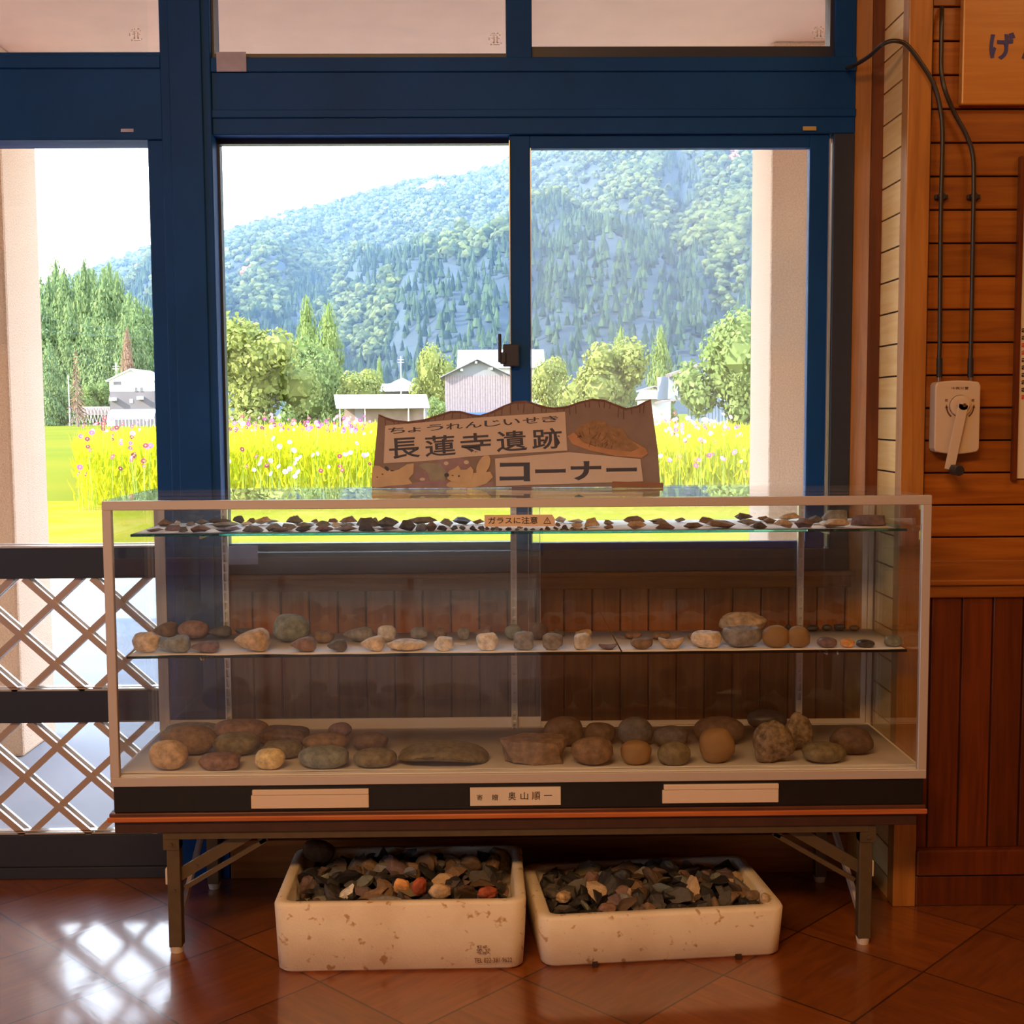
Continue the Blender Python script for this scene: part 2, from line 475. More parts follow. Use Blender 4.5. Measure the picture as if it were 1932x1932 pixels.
def floor_mat():
    m, n, b, out = new_mat('varnished_parquet_tiles')
    t = n.nodes.new('ShaderNodeTexCoord')
    mp = n.nodes.new('ShaderNodeMapping')
    mp.vector_type = 'TEXTURE'
    mp.inputs['Location'].default_value = (-1.074, 0.08, 0)
    mp.inputs['Rotation'].default_value = (0, 0, math.radians(45.4))
    mp.inputs['Scale'].default_value = (0.303, 0.303, 1)
    L(n, t.outputs['Object'], mp.inputs[0])
    sp = n.nodes.new('ShaderNodeSeparateXYZ'); L(n, mp.outputs[0], sp.inputs[0])
    def mth(op, a, bb=None, c=None):
        q = n.nodes.new('ShaderNodeMath'); q.operation = op
        for i, v in enumerate((a, bb, c)):
            if v is None: continue
            if isinstance(v, (int, float)): q.inputs[i].default_value = v
            else: L(n, v, q.inputs[i])
        return q.outputs[0]
    U, V = sp.outputs[0], sp.outputs[1]
    fu, fv = mth('FLOOR', U), mth('FLOOR', V)
    cu, cv = mth('FRACT', U), mth('FRACT', V)
    def seam(c):
        return mth('GREATER_THAN', mth('ABSOLUTE', mth('SUBTRACT', c, 0.5)), 0.5 - 0.0075)
    line = mth('MAXIMUM', seam(cu), seam(cv))
    cx = n.nodes.new('ShaderNodeCombineXYZ'); L(n, fu, cx.inputs[0]); L(n, fv, cx.inputs[1])
    wn = n.nodes.new('ShaderNodeTexWhiteNoise'); L(n, cx.outputs[0], wn.inputs['Vector'])
    par = mth('MODULO', mth('ABSOLUTE', mth('ADD', fu, fv)), 2.0)
    # grain runs one way in even tiles, the other way in odd ones
    ga = n.nodes.new('ShaderNodeCombineXYZ'); L(n, mth('MULTIPLY', U, 2.2), ga.inputs[0]); L(n, mth('MULTIPLY', V, 16.0), ga.inputs[1]); L(n, mth('MULTIPLY', wn.outputs['Value'], 31.0), ga.inputs[2])
    gb = n.nodes.new('ShaderNodeCombineXYZ'); L(n, mth('MULTIPLY', U, 16.0), gb.inputs[0]); L(n, mth('MULTIPLY', V, 2.2), gb.inputs[1]); L(n, mth('MULTIPLY', wn.outputs['Value'], 31.0), gb.inputs[2])
    mxv = n.nodes.new('ShaderNodeMix'); mxv.data_type = 'VECTOR'
    L(n, par, mxv.inputs[0]); L(n, ga.outputs[0], mxv.inputs[4]); L(n, gb.outputs[0], mxv.inputs[5])
    nz = n.nodes.new('ShaderNodeTexNoise'); nz.inputs['Scale'].default_value = 1.0; nz.inputs['Detail'].default_value = 5; nz.inputs['Distortion'].default_value = 0.8
    L(n, mxv.outputs[1], nz.inputs['Vector'])
    r = n.nodes.new('ShaderNodeValToRGB')
    r.color_ramp.elements[0].position = 0.30; r.color_ramp.elements[0].color = (0.17, 0.042, 0.004, 1)
    r.color_ramp.elements[1].position = 0.72; r.color_ramp.elements[1].color = (0.275, 0.078, 0.008, 1)
    L(n, nz.outputs['Fac'], r.inputs[0])
    sc = n.nodes.new('ShaderNodeVectorMath'); sc.operation = 'SCALE'
    L(n, r.outputs[0], sc.inputs[0]); L(n, mth('MULTIPLY_ADD', wn.outputs['Value'], 0.4, 0.8), sc.inputs['Scale'])
    mc = n.nodes.new('ShaderNodeMix'); mc.data_type = 'RGBA'
    L(n, line, mc.inputs[0]); L(n, sc.outputs[0], mc.inputs[6]); mc.inputs[7].default_value = (0.045, 0.012, 0.005, 1)
    L(n, mc.outputs[2], b.inputs['Base Color'])
    b.inputs['Roughness'].default_value = 0.42
    b.inputs['Specular IOR Level'].default_value = 1.0
    b.inputs['Coat Weight'].default_value = 1.0
    b.inputs['Coat IOR'].default_value = 1.75
    b.inputs['Coat Roughness'].default_value = 0.11
    bp = n.nodes.new('ShaderNodeBump'); bp.inputs['Strength'].default_value = 0.30; bp.inputs['Distance'].default_value = 0.0015
    L(n, bp.outputs[0], b.inputs['Coat Normal'])
    L(n, mth('SUBTRACT', mth('MULTIPLY', nz.outputs['Fac'], 0.35), line), bp.inputs['Height'])
    L(n, bp.outputs[0], b.inputs['Normal'])
    return m
M['floor'] = floor_mat()

def struct(name, mb, mat_, parent=None, **k):
    o = mb.build(name, mat_, parent, **k)
    if parent is None:
        o['kind'] = 'structure'
    return o

# ------------------------------------------------------------------ room shell
YW = 0.475          # room face of the window wall
YR = 0.245          # room face of the wall on the right
XL, XR, YB, ZC = -4.2, 3.2, -6.6, 2.88
struct('floor', MB().box(XL - .1, XR + .1, YB - .1, YW + .10, -0.12, 0.0), M['floor'])
struct('ceiling', MB().box(XL - .1, XR + .1, YB - .1, YW + .12, ZC, ZC + 0.1), plain('off_white_ceiling', (0.62, 0.55, 0.46), 0.85))
def wall_with_opening(name, axis, pos, th, a0, a1, o0, o1, zo0, zo1, mat_):
    mb = MB()
    for u0, u1, z0, z1 in ((a0, o0, 0, ZC), (o1, a1, 0, ZC), (o0, o1, 0, zo0), (o0, o1, zo1, ZC)):
        if axis == 'x': mb.box(pos, pos + th, u0, u1, z0, z1)
        else: mb.box(u0, u1, pos, pos + th, z0, z1)
    struct(name, mb, mat_)
    f = thing('unseen_window_3' if axis == 'x' else 'unseen_window_4', (0, 0, 0), kind='structure')
    mb = MB()
    n = 4
    for i in range(n + 1):
        u = o0 + (o1 - o0) * i / n
        if axis == 'x': mb.box(pos + .02, pos + .07, u - .025, u + .025, zo0, zo1)
        else: mb.box(u - .025, u + .025, pos + .02, pos + .07, zo0, zo1)
    mb.build('unseen_window_frame', M['frame'], f)
    g = MB()
    if axis == 'x': g.box(pos + .04, pos + .045, o0, o1, zo0, zo1)
    else: g.box(o0, o1, pos + .04, pos + .045, zo0, zo1)
    g.build('pane', M['glass_unseen_tinted'] if axis == 'x' else M['glass_dimmed'], f)  # panes of the two added unseen windows
wall_with_opening('wall_left', 'x', XL - .1, .1, YB, YW + .12, -4.6, -1.2, 0.7, 2.4, M['wood_trim'])  # unseen window, opened to bring cool daylight from the left
wall_with_opening('wall_rear', 'y', YB - .1, .1, XL, XR, -3.9, 0.32, 0.12, 1.75, plain('cream_rear_wall', (0.70, 0.58, 0.42), 0.85))  # unseen window, added for the reflected veil on the case glass
struct('wall_far_right', MB().box(XR, XR + .1, YB, YR + .1, 0, ZC), M['wood_trim'])
# window wall: wainscot under the window, solid parts left of the door and over the transoms
mb = MB().box(-0.80, 0.90, YW + .012, YW + .12, 0.0, 0.745)
struct('wall_window', mb, M['groove'])
mb = MB()
x = -0.742
k = 0
while x < 0.86:
    x1 = min(x + 0.0690, 0.875)
    mb.box(x, x1, YW, YW + .02, 0.10, 0.748)
    x += 0.0723
struct('trim_1', mb, M['wood_wains'], bevel=0.002, seg=1)                 # wainscot boards
struct('baseboard_window', MB().box(-0.74, 0.876, YW - .012, YW + .02, 0, 0.10), M['wood_rail'], bevel=0.002)
mb = MB().box(-0.74, 0.876, YW - .010, YW + .05, 0.746, 0.790).box(-0.74, 0.876, YW - .022, YW + .05, 0.778, 0.790)
struct('trim_2', mb, M['wood_rail'], bevel=0.003)                           # wooden window sill
mb = MB().box(XL, -1.80, YW, YW + .12, 0, ZC).box(-1.80, 0.90, YW, YW + .12, 2.56, ZC)
struct('wall_window_upper', mb, M['wood_trim'])
# right side: slanted reveal, dark edge, boarded return, corner post, boarded wall
pl = [(0.852, YW + .06), (0.852, YW), (0.879, 0.432), (0.95, 0.432), (0.95, YW + .06)]
mb = MB(); n = len(pl)
mb.add([(a, b, 0.0) for a, b in pl] + [(a, b, ZC) for a, b in pl],
       [tuple(range(n)), tuple(reversed(range(n, 2 * n)))] + [(i, i + n, (i + 1) % n + n, (i + 1) % n) for i in range(n)])
struct('trim_3', mb, M['wood_trim'])
struct('trim_4', MB().box(0.8795, 0.910, 0.422, 0.4325, 0.0, ZC), M['wood_v'])
struct('wall_return', MB().box(0.912, 0.96, YR - .01, 0.4215, 0.0, ZC), M['groove'])
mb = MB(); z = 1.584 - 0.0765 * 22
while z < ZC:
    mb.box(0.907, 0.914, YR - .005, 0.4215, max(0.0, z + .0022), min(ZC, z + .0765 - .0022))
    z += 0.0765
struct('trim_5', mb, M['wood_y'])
struct('trim_6', MB().box(0.9035, 0.958, YR - .014, YR + .03, 0, ZC), M['wood_trim'], bevel=0.002)   # corner post
struct('wall_right', MB().box(0.955, XR, YR + .008, YR + .15, 0, ZC), M['groove'])
mb = MB(); z = 1.584 - 0.0765 * 10
while z < ZC:
    mb.box(0.958, XR, YR, YR + .012, max(0.80, z + .002), min(ZC, z + .0765 - .002))
    z += 0.0765
struct('trim_7', mb, M['wood_h'], bevel=0.0015, seg=1)                      # horizontal boards
mb = MB(); x = 0.988 - 0.074
while x < XR:
    mb.box(max(0.958, x + .0022), min(XR, x + .074 - .0022), YR, YR + .012, 0.14, 0.79)
    x += 0.074
struct('trim_8', mb, M['wood_v'], bevel=0.0015, seg=1)                      # vertical boards
mb = MB().box(0.958, XR, YR - .010, YR + .02, 0.752, 0.842).box(0.958, XR, YR - .018, YR + .02, 0.782, 0.796)
struct('trim_9', mb, M['wood_rail'], bevel=0.003)                           # chair rail
mb = MB().box(0.958, XR, YR - .014, YR + .02, 0.0, 0.075).box(0.958, XR, YR - .022, YR + .02, 0.078, 0.140)
struct('baseboard_right', mb, M['wood_v'], bevel=0.004)

# ------------------------------------------------------------------ window frames
def frame_ring(mb, x0, x1, z0, z1, wl, wr, wt, wb, y0, y1):
    mb.box(x0, x0 + wl, y0, y1, z0, z1); mb.box(x1 - wr, x1, y0, y1, z0, z1)
    if wt: mb.box(x0 + wl, x1 - wr, y0, y1, z1 - wt, z1)
    if wb: mb.box(x0 + wl, x1 - wr, y0, y1, z0, z0 + wb)
    return mb
w1 = thing('window_1', (0.05, YW + .04, 0.79), kind='structure')
mb = MB().box(-0.742, 0.852, YW - .006, YW + .10, 0.790, 0.846)
mb.box(0.800, 0.852, YW - .004, YW + .10, 0.846, 1.885)
mb.build('jamb_and_sill', M['frame2'], w1, bevel=0.002, seg=1)
mb = MB().box(-0.742, 0.852, YW - .004, YW + .10, 1.885, 2.052)               # lintel band
mb.box(-0.742, 0.852, YW - .010, YW + .10, 2.035, 2.070)
mb.box(-0.742, 0.852, YW - .010, YW + .10, 1.925, 1.945)
mb.box(-0.865, -0.742, YW - .012, YW + .10, 0.0, 2.56)                         # broad mullion beside the door
mb.box(-0.842, -0.762, YW - .020, YW, 0.0, 2.56)
mb.box(-0.015, 0.048, YW - .004, YW + .10, 2.052, 2.56)
mb.box(0.800, 0.852, YW - .004, YW + .10, 2.052, 2.56)
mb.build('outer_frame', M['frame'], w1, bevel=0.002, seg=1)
mb = MB(); frame_ring(mb, -0.742, 0.0, 0.846, 1.885, 0.006, 0.010, 0.012, 0.018, YW + .045, YW + .075)
fs = mb.build('fixed_sash', M['frame2'], w1)
MB().box(-0.737, -0.006, YW + .058, YW + .063, 0.862, 1.874).build('pane', M['glass'], fs)
mb = MB(); frame_ring(mb, -0.010, 0.792, 0.846, 1.885, 0.052, 0.049, 0.032, 0.018, YW + .008, YW + .036)
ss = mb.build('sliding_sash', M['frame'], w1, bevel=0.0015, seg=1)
MB().box(0.041, 0.744, YW + .020, YW + .025, 0.862, 1.855).build('pane', M['glass_hazy'], ss)
mb = MB().box(-0.0100, -0.0080, YW + .004, YW + .036, 0.864, 1.872).box(0.0425, 0.0445, YW + .004, YW + .022, 0.864, 1.853)
mb.box(0.790, 0.793, YW + .0, YW + .03, 0.850, 1.872).box(0.796, 0.7975, YW, YW + .03, 0.850, 1.872)
mb.build('highlight_strip', M['alu_bright'], w1)  # slit highlights on the frame edges, built as thin bright strips
mb = MB().box(-0.0285, 0.012, YW - .016, YW + .010, 1.312, 1.368).box(-0.041, -0.032, YW - .022, YW - .008, 1.322, 1.394)
mb.box(-0.036, -0.020, YW - .020, YW - .006, 1.318, 1.348)
mb.build('crescent_lock', M['frame2'], w1, bevel=0.003)
p = atY(408, 98, YW - .012); q = atY(465, 135, YW - .012)
MB().box(p[0], q[0], YW - .0125, YW - .0115, q[2], p[2]).build('paper_label', M['lilac_paper'], w1)
p = atY(430, 1030, YW - .007); q = atY(487, 1065, YW - .007)
MB().box(p[0], q[0], YW - .0075, YW - .0062, q[2], p[2]).build('paper_label', M['lilac_paper'], w1)
p = atY(1515, 238.5, YW - .011); q = atY(1540, 246, YW - .011)
g = MB().box(p[0], q[0], YW - .0115, YW - .0098, q[2], p[2]).build('foil_label', M['gold'], w1)

p = atY(228, 243, YW - .0045); q = atY(252, 249, YW - .0045)
MB().box(p[0], q[0], YW - .0052, YW - .0038, q[2], p[2]).build('foil_label', M['lilac_paper'], w1)
w2 = thing('window_2', (0.02, YW + .04, 2.08), kind='structure')
mb = MB(); frame_ring(mb, -0.742, -0.012, 2.068, 2.56, 0.006, 0.004, 0, 0.016, YW + .01, YW + .06)
frame_ring(mb, 0.046, 0.802, 2.068, 2.56, 0.002, 0.012, 0, 0.032, YW + .01, YW + .06)
mb.build('transom_frame', M['frame2'], w2)
MB().box(-0.738, -0.014, YW + .033, YW + .038, 2.080, 2.56).build('pane', M['glass'], w2)
MB().box(0.047, 0.792, YW + .033, YW + .038, 2.098, 2.56).build('pane', M['glass_hazy'], w2)
def decal(cx, cy, y, parent):
    """small white pictogram: two little figures under an arch of marks"""
    S = 3.155 / FPX
    c = atY(cx, cy, y)
    mb = MB()
    def dot(dx, dy, rx, ry):
        n = 8
        mb.prism([(c[0] + (dx + rx * math.cos(2 * PI * i / n)) * S, c[2] + (-dy + ry * math.sin(2 * PI * i / n)) * S) for i in range(n)], y - .0006, y)
    for sgn in (-1, 1):
        dot(3.0 * sgn, -3.5, 1.8, 2.0)
        dot(3.0 * sgn, 2.5, 1.5, 5.0)
        dot(5.8 * sgn, -1.0, 1.8, 0.8)
        dot(3.6 * sgn, 6.0, 2.2, 1.0)
    for dx, dy, rx, ry in ((-9, -7, 1.2, 1), (-6.5, -10, 1.4, 1.2), (-2.5, -10.5, 1.2, 1.3), (-2, -7, 5.0, .8), (4, -10.5, 2, 1.2), (8, -7.5, 1.2, 1.2),
                           (-12, -1, 1.3, 3.2), (-8, 9.5, 1.5, 1.8), (1.5, 9.8, 7, 1.0), (10, 7.5, .8, 1.5)):
        dot(dx, dy, rx, ry)
    mb.build('window_decal', M['decal_white'], parent)
decal(257, 66, YW + .0325, w2)
decal(935, 74, YW + .0325, w2)
decal(1545, 62, YW + .0325, w2)

d1 = thing('door_1', (-1.32, YW + .04, 0.0), kind='structure')
mb = MB()
XD0, XD1 = -1.80, -0.905
mb.box(XD1, -0.865, YW + .004, YW + .05, 0.0, 1.90)
mb.box(XD0, XD0 + .05, YW + .004, YW + .05, 0.0, 1.90)
mb.box(XD0, -0.865, YW - .004, YW + .10, 1.874, 2.085)
mb.box(XD0, -0.865, YW - .010, YW + .10, 2.045, 2.075)
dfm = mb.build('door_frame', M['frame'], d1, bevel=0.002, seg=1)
mb = MB()
for a, b in ((0.783, 0.860), (0.410, 0.492), (0.030, 0.114)):
    mb.box(XD0 + .05, XD1, YW + .004, YW + .05, a, b)
mb.box(XD0, -0.865, YW - .002, YW + .10, 0.0, 0.030)
mb.build('door_rail', M['frame2'], d1, bevel=0.002, seg=1)
mb = MB()
for a in (0.1155, 0.492, 0.861):
    mb.box(XD0 + .05, XD1, YW + .010, YW + .044, a, a + .004)
    mb.box(XD0 + .05, XD1, YW + .010, YW + .03, a + .008, a + .010)
mb.build('glazing_bead', M['alu_bright'], d1)
MB().box(XD0 + .05, XD1, YW + .028, YW + .033, 0.116, 0.410).build('pane', M['glass'], d1)
MB().box(XD0 + .05, XD1, YW + .028, YW + .033, 0.492, 0.783).build('pane', M['glass'], d1)
MB().box(XD0 + .05, XD1, YW + .028, YW + .033, 0.860, 1.874).build('pane', M['glass'], d1)
MB().box(XD0, -0.905, YW + .033, YW + .038, 2.098, 2.56).build('pane', M['glass'], d1)
def lattice(y, z0, z1, w, mat_, name, thick, off=0.0):
    """diagonal bars clipped to the opening: crossing points every 0.172 m"""
    mb = MB()
    px, pz = 0.172, 0.158
    A = atY(162, 1197.5, YW) if z0 > 0.4 else atY(170, 1468, YW)
    sl = pz / px
    x0, x1 = XD0 + .05, XD1
    for s in (1, -1):
        for k in range(-8, 9):
            xa = A[0] + off + k * px
            # line: z = A_z + s*sl*(x - xa)
            pts = []
            lo = max(x0, min(xa + (z0 - A[2]) / (s * sl), xa + (z1 - A[2]) / (s * sl)))
            hi = min(x1, max(xa + (z0 - A[2]) / (s * sl), xa + (z1 - A[2]) / (s * sl)))
            if hi - lo < 0.02:
                continue
            yy = y + (0.003 if s > 0 else -0.003)
            mb.bar((lo, yy, A[2] + s * sl * (lo - xa)), (hi, yy, A[2] + s * sl * (hi - xa)), w, thick, mi=0)
    return mb.build(name, mat_, d1)
for a, b in ((0.114, 0.410), (0.492, 0.783)):
    lattice(YW + .018, a, b, 0.0165, M['alu_lattice'], 'lattice', 0.010)
    lattice(YW + .050, a, b, 0.0150, M['alu_bright'], 'lattice', 0.008)

# ------------------------------------------------------------------ porch
struct('porch_pavement', MB().box(-16, 14, YW + .10, 7.2, -0.30, -0.10), M['pavement'])
struct('yard', MB().box(-40, 40, -40, YB - .1, -0.4, -0.11).box(-40, XL - .1, YB - .1, YW + .1, -0.4, -0.11), M['pavement'])
struct('eave', MB().box(-16, 14, YW + .12, 2.46, 2.55, 2.84), M['soffit'])
struct('roof', MB().box(-16, 14, YW + .12, 2.46, 2.84, 3.6).box(XL - 5.4, 14, YB - 1.8, YW + .12, 3.0, 3.2), M['plaster'])  # unseen roof, its left overhang stretched to keep direct sun out
struct('wall_outside', MB().box(XR + .1, 14, YR, YR + .12, -0.3, 2.66).box(0.90, XR + .1, YW + .02, YW + .12, -.3, 2.66).box(XL - .1, -1.80, YW + .121, YW + .14, -.3, 2.66).box(-1.80, 0.90, YW + .121, YW + .14, 2.56, 2.66), M['plaster'])
for x0, x1, nm in ((-2.30, -1.85, 'porch_column'), (0.985, 1.45, 'porch_column')):
    struct(nm, MB().box(x0, x1, 2.0, 2.36, -0.10, 2.55), M['plaster_pink'], origin=(x0, 2.0, -.1), bevel=0.012)

# ------------------------------------------------------------------ folding table
HW = 0.897
tb = thing('folding_table', (0, 0.21, 0), 'long low folding table with dark top and wooden edge, carrying the glass case', 'table')
MB().box(-0.903, 0.898, 0.002, 0.418, 0.307, 0.325).build('tabletop', M['table_top'], tb, bevel=0.002)
MB().box(-0.906, 0.900, -0.004, 0.003, 0.3065, 0.3175).build('edge_band', M['table_edge'], tb, bevel=0.002)
mb = MB().box(-0.893, 0.880, 0.006, 0.024, 0.279, 0.3065).box(-0.893, 0.880, 0.396, 0.414, 0.279, 0.3065)
mb.box(-0.893, -0.875, 0.024, 0.396, 0.279, 0.3065).box(0.862, 0.880, 0.024, 0.396, 0.279, 0.3065)
mb.build('apron', M['apron'], tb, bevel=0.002)
for y in (0.012, 0.380):
    MB().box(-0.79, 0.775, y, y + .022, 0.262, 0.2795).build('rail', M['steel_dark'], tb, bevel=0.001)
for sx_, xl in ((-1, -0.7695), (1, 0.771)):
    for y in (0.016, 0.388):
        yc = y + 0.014
        lg = MB().box(xl - .0145, xl + .0145, yc - .014, yc + .014, 0.014, 0.262).build('leg', M['steel_dark'], tb, bevel=0.002)
        MB().cyl((xl, yc, 0.0), (xl, yc, 0.015), 0.013, 0.016, 18).build('foot_cap', M['nylon'], lg, smooth=False)
        bx = MB().box(xl - .0175 + sx_ * .003, xl + .0175 + sx_ * .003, yc - .0165, yc + .0165, 0.238, 0.279)
        bx.cyl((xl + sx_ * .003, yc - .021, .250), (xl + sx_ * .003, yc - .0160, .250), 0.0045, seg=10)
        bx.build('leg_bracket', M['steel_dark'], lg)
        MB().box(xl + sx_ * .0140, xl + sx_ * .0200, yc - .009, yc + .009, 0.156, 0.193).build('stop_block', M['nylon'], lg, bevel=0.002)
        MB().cyl((xl, yc - .0175, .145), (xl, yc - .0138, .145), 0.004, seg=10).build('rivet', M['steel_dark'], lg)
        # slotted folding brace
        p = Vector((xl - sx_ * .012, yc + .004, 0.160)); q = Vector((xl - sx_ * .195, yc + .004, 0.268))
        t = (q - p).normalized(); nn = Vector((t.z, 0, -t.x)) * (1 if sx_ < 0 else -1)
        mb = MB()
        mb.bar(p + nn * -.014, q + nn * -.014, 0.026, 0.010)
        mb.bar(p + nn * .017, q + nn * .017, 0.010, 0.010)
        mb.bar(q - t * .006 + nn * -.018, q - t * .006 + nn * .020, 0.020, 0.010)
        mb.cyl(p + t * .05 + nn * -.013 + Vector((0, -.009, 0)), p + t * .05 + nn * -.013 + Vector((0, -.004, 0)), .0035, seg=8)
        mb.build('folding_brace', M['steel_dark'], tb)
    MB().bar((xl - sx_ * .004, 0.040, 0.062), (xl - sx_ * .004, 0.392, 0.258), 0.017, 0.010, side=(1, 0, 0)).build('side_strut', M['alu'], tb)

# ------------------------------------------------------------------ display case
cs = thing('display_case', (0, 0.21, 0.325), 'wide glass museum display case with pale metal frame and black base on the folding table', 'display case')
ZB, ZT, YD = 0.385, 1.0122, 0.420
MB().box(-0.893, 0.893, 0.006, YD - .004, 0.3255, ZB).build('base', M['black_lam'], cs, bevel=0.002)
for xa, xb, ya, yb in ((473, 696, 1491, 1524), (1250, 1469, 1481, 1514)):
    p = atY(xa, ya, 0.0); q = atY(xb, yb, 0.0)
    mb = MB().box(p[0], q[0], 0.000, 0.0062, q[2], p[2] - .0125).box(p[0] + .003, q[0], -0.0012, 0.0062, p[2] - .0118, p[2])
    mb.build('label_holder', plain('ivory_plastic', (0.74, 0.62, 0.50), 0.45), cs, bevel=0.001, seg=1)
p = atY(887, 1487, 0.0); q = atY(1058, 1519, 0.0)
npl = MB().box(p[0], q[0], 0.001, 0.0062, q[2], p[2]).build('donor_plate', M['cream_paper'], cs)
w_, h_ = q[0] - p[0], p[2] - q[2]
for body, a, b, zz, hh in (('寄', .075, .135, .30, .33), ('贈', .24, .305, .30, .33), ('奥', .42, .505, .30, .46), ('山', .555, .64, .32, .42), ('順', .68, .775, .30, .46), ('一', .815, .905, .52, .05)):
    text_mesh('donor_lettering', body, M['ink'], npl, (p[0] + a * w_, 0.001, q[2] + zz * h_), (1, 0, 0), (0, 0, 1), (b - a) * w_, hh * h_, bold=0.004)
# metal frame
mb = MB().box(-HW, HW, 0.000, 0.014, 0.9925, ZT).box(-HW, HW, 0.000, 0.016, ZB, 0.4055)
for s in (-1, 1):
    xa, xb = sorted((s * HW, s * (HW - .020)))
    mb.box(xa, xb, 0.000, 0.014, 0.4055, 0.9925)
mb.build('front_frame', M['alu'], cs, bevel=0.0012, seg=1)
mb = MB()
for s in (-1, 1):
    xa, xb = sorted((s * HW, s * (HW - .014)))
    mb.box(xa, xb, 0.014, YD, ZB, 0.404).box(xa, xb, YD - .014, YD, 0.404, 0.9965)
    xa, xb = sorted((s * HW, s * (HW - .008)))
    mb.box(xa, xb, 0.014, YD, ZT - .012, ZT - .0025)
mb.box(-HW, HW, YD - .014, YD, ZB, 0.404).box(-HW, HW, YD - .016, YD, 0.9965, ZT - .0025)
mb.build('rear_frame', M['alu'], cs, bevel=0.001, seg=1)
MB().box(-HW + .001, HW - .001, 0.002, YD - .001, ZT - .0022, ZT + .0018).build('top_glass', M['glass'], cs)
MB().box(-HW + .020, HW - .020, 0.004, 0.008, 0.402, 0.9935).build('front_glass', M['glass'], cs)
MB().box(-HW + .003, -HW + .007, 0.012, YD - .013, 0.402, ZT - .010).build('side_glass', M['glass'], cs)
MB().box(HW - .007, HW - .003, 0.012, YD - .013, 0.402, ZT - .010).build('side_glass', M['glass'], cs)
MB().box(-HW + .006, HW - .006, 0.010, YD - .003, 0.396, 0.4075).build('floor_panel', M['white_paper'], cs)
# rear sliding doors: the left one in front
XM = atY(1020, 1200, 0.398)[0]
mb = MB(); frame_ring(mb, -HW + .016, XM, 0.409, 0.994, 0.013, 0.0012, 0.006, 0.0255, 0.3955, 0.4005)
sd = mb.build('sliding_door', M['alu'], cs, bevel=0.0008, seg=1)
MB().box(-HW + .027, XM - .001, 0.3972, 0.3996, 0.433, 0.989).build('pane', M['glass_film'], sd)
mb = MB(); frame_ring(mb, XM - .03, HW - .016, 0.409, 0.994, 0.0012, 0.013, 0.006, 0.012, 0.4015, 0.4055)
sd = mb.build('sliding_door', M['alu'], cs, bevel=0.0008, seg=1)
MB().box(XM - .02, HW - .027, 0.4022, 0.4046, 0.420, 0.989).build('pane', M['glass'], sd)
# slotted uprights and brackets
XU = (-0.718, -0.006, 0.708)
for xu in XU:
    mb = MB().box(xu - .0075, xu - .0035, 0.381, 0.394, 0.409, 0.994).box(xu + .0035, xu + .0075, 0.381, 0.394, 0.409, 0.994).box(xu - .0036, xu + .0036, 0.388, 0.394, 0.409, 0.994)
    zz = 0.42
    while zz < 0.985:
        mb.box(xu - .0036, xu + .0036, 0.3815, 0.389, zz, zz + .006)
        zz += 0.024
    mb.build('shelf_upright', M['alu_bright'], cs)
    for zs in (0.9235, 0.6455):
        pts = [(0.384, zs), (0.13, zs), (0.13, zs - .007), (0.36, zs - .010), (0.375, zs - .016), (0.384, zs - .030)]
        mb = MB()
        n = len(pts)
        mb.add([(xu - .002, a, b) for a, b in pts] + [(xu + .002, a, b) for a, b in pts], [tuple(range(n)), tuple(reversed(range(n, 2 * n)))] + [(i, i + n, (i + 1) % n + n, (i + 1) % n) for i in range(n)])
        mb.build('shelf_bracket', plain('white_enamel', (0.82, 0.80, 0.74), 0.4), cs)
def solid_glass():
    m, n, b, out = new_mat('green_shelf_glass'); n.nodes.remove(b)
    g = n.nodes.new('ShaderNodeBsdfGlass'); g.inputs['Color'].default_value = (0.72, 0.97, 0.90, 1); g.inputs['IOR'].default_value = 1.5; g.inputs['Roughness'].default_value = 0.02
    L(n, g.outputs[0], out.inputs[0]); return m
M['shelf_glass'] = solid_glass()
def shelf(z, x0, x1, name):
    return MB().box(x0, x1, 0.1195, 0.3935, z - .0055, z).build(name, M['shelf_glass'], cs, bevel=0.0005, seg=1)
shelf(0.9290, -0.872, 0.884, 'shelf')
shelf(0.6510, -0.889, 0.889, 'shelf')
for px_, py_ in ((380, 1244), (1581, 1240)):
    g = atY(px_, py_, 0.125)
    MB().cyl((g[0], .125, .6400), (g[0] - .002, .128, .6458), 0.0018, 0.0022, 10).build('shelf_peg', M['nylon'], cs)
p = atY(914, 972, 0.0); q = atY(1047, 993, 0.0)
X0, X1, Z0, Z1 = p[0], q[0], q[2], p[2]
mb = MB().prism([(X0, Z0), (X1, Z0), (X1, Z0 + .016), (X1 - .006, Z1), (X0, Z1)], 0.0026, 0.0038)
ct = mb.build('caution_sticker', plain('buff_sticker', (0.72, 0.56, 0.40), 0.6), cs)
text_mesh('caution_lettering', 'ガラスに注意', M['ink'], ct, (X0 + .008, 0.0024, Z0 + .006), (1, 0, 0), (0, 0, 1), 0.107, 0.0150, bold=0.008)
mb = MB(); tx, tz, r_ = X1 - .0165, Z0 + .0055, 0.0085
def tri(r, y): return [(tx - r, tz + (.0085 - r) * .6), (tx + r, tz + (.0085 - r) * .6), (tx, tz + (.0085 - r) * .6 + r * 1.75)]
a_, b_ = tri(.0085, 0), tri(.0062, 0)
for i in range(3):
    j = (i + 1) % 3
    mb.add([(a_[i][0], .0023, a_[i][1]), (a_[j][0], .0023, a_[j][1]), (b_[j][0], .0023, b_[j][1]), (b_[i][0], .0023, b_[i][1])], [(0, 1, 2, 3)])
mb.box(tx - .0007, tx + .0007, .0022, .0024, tz + .0050, tz + .0095).box(tx - .0007, tx + .0007, .0022, .0024, tz + .0028, tz + .0042)
mb.build('caution_triangle', M['ink'], ct)

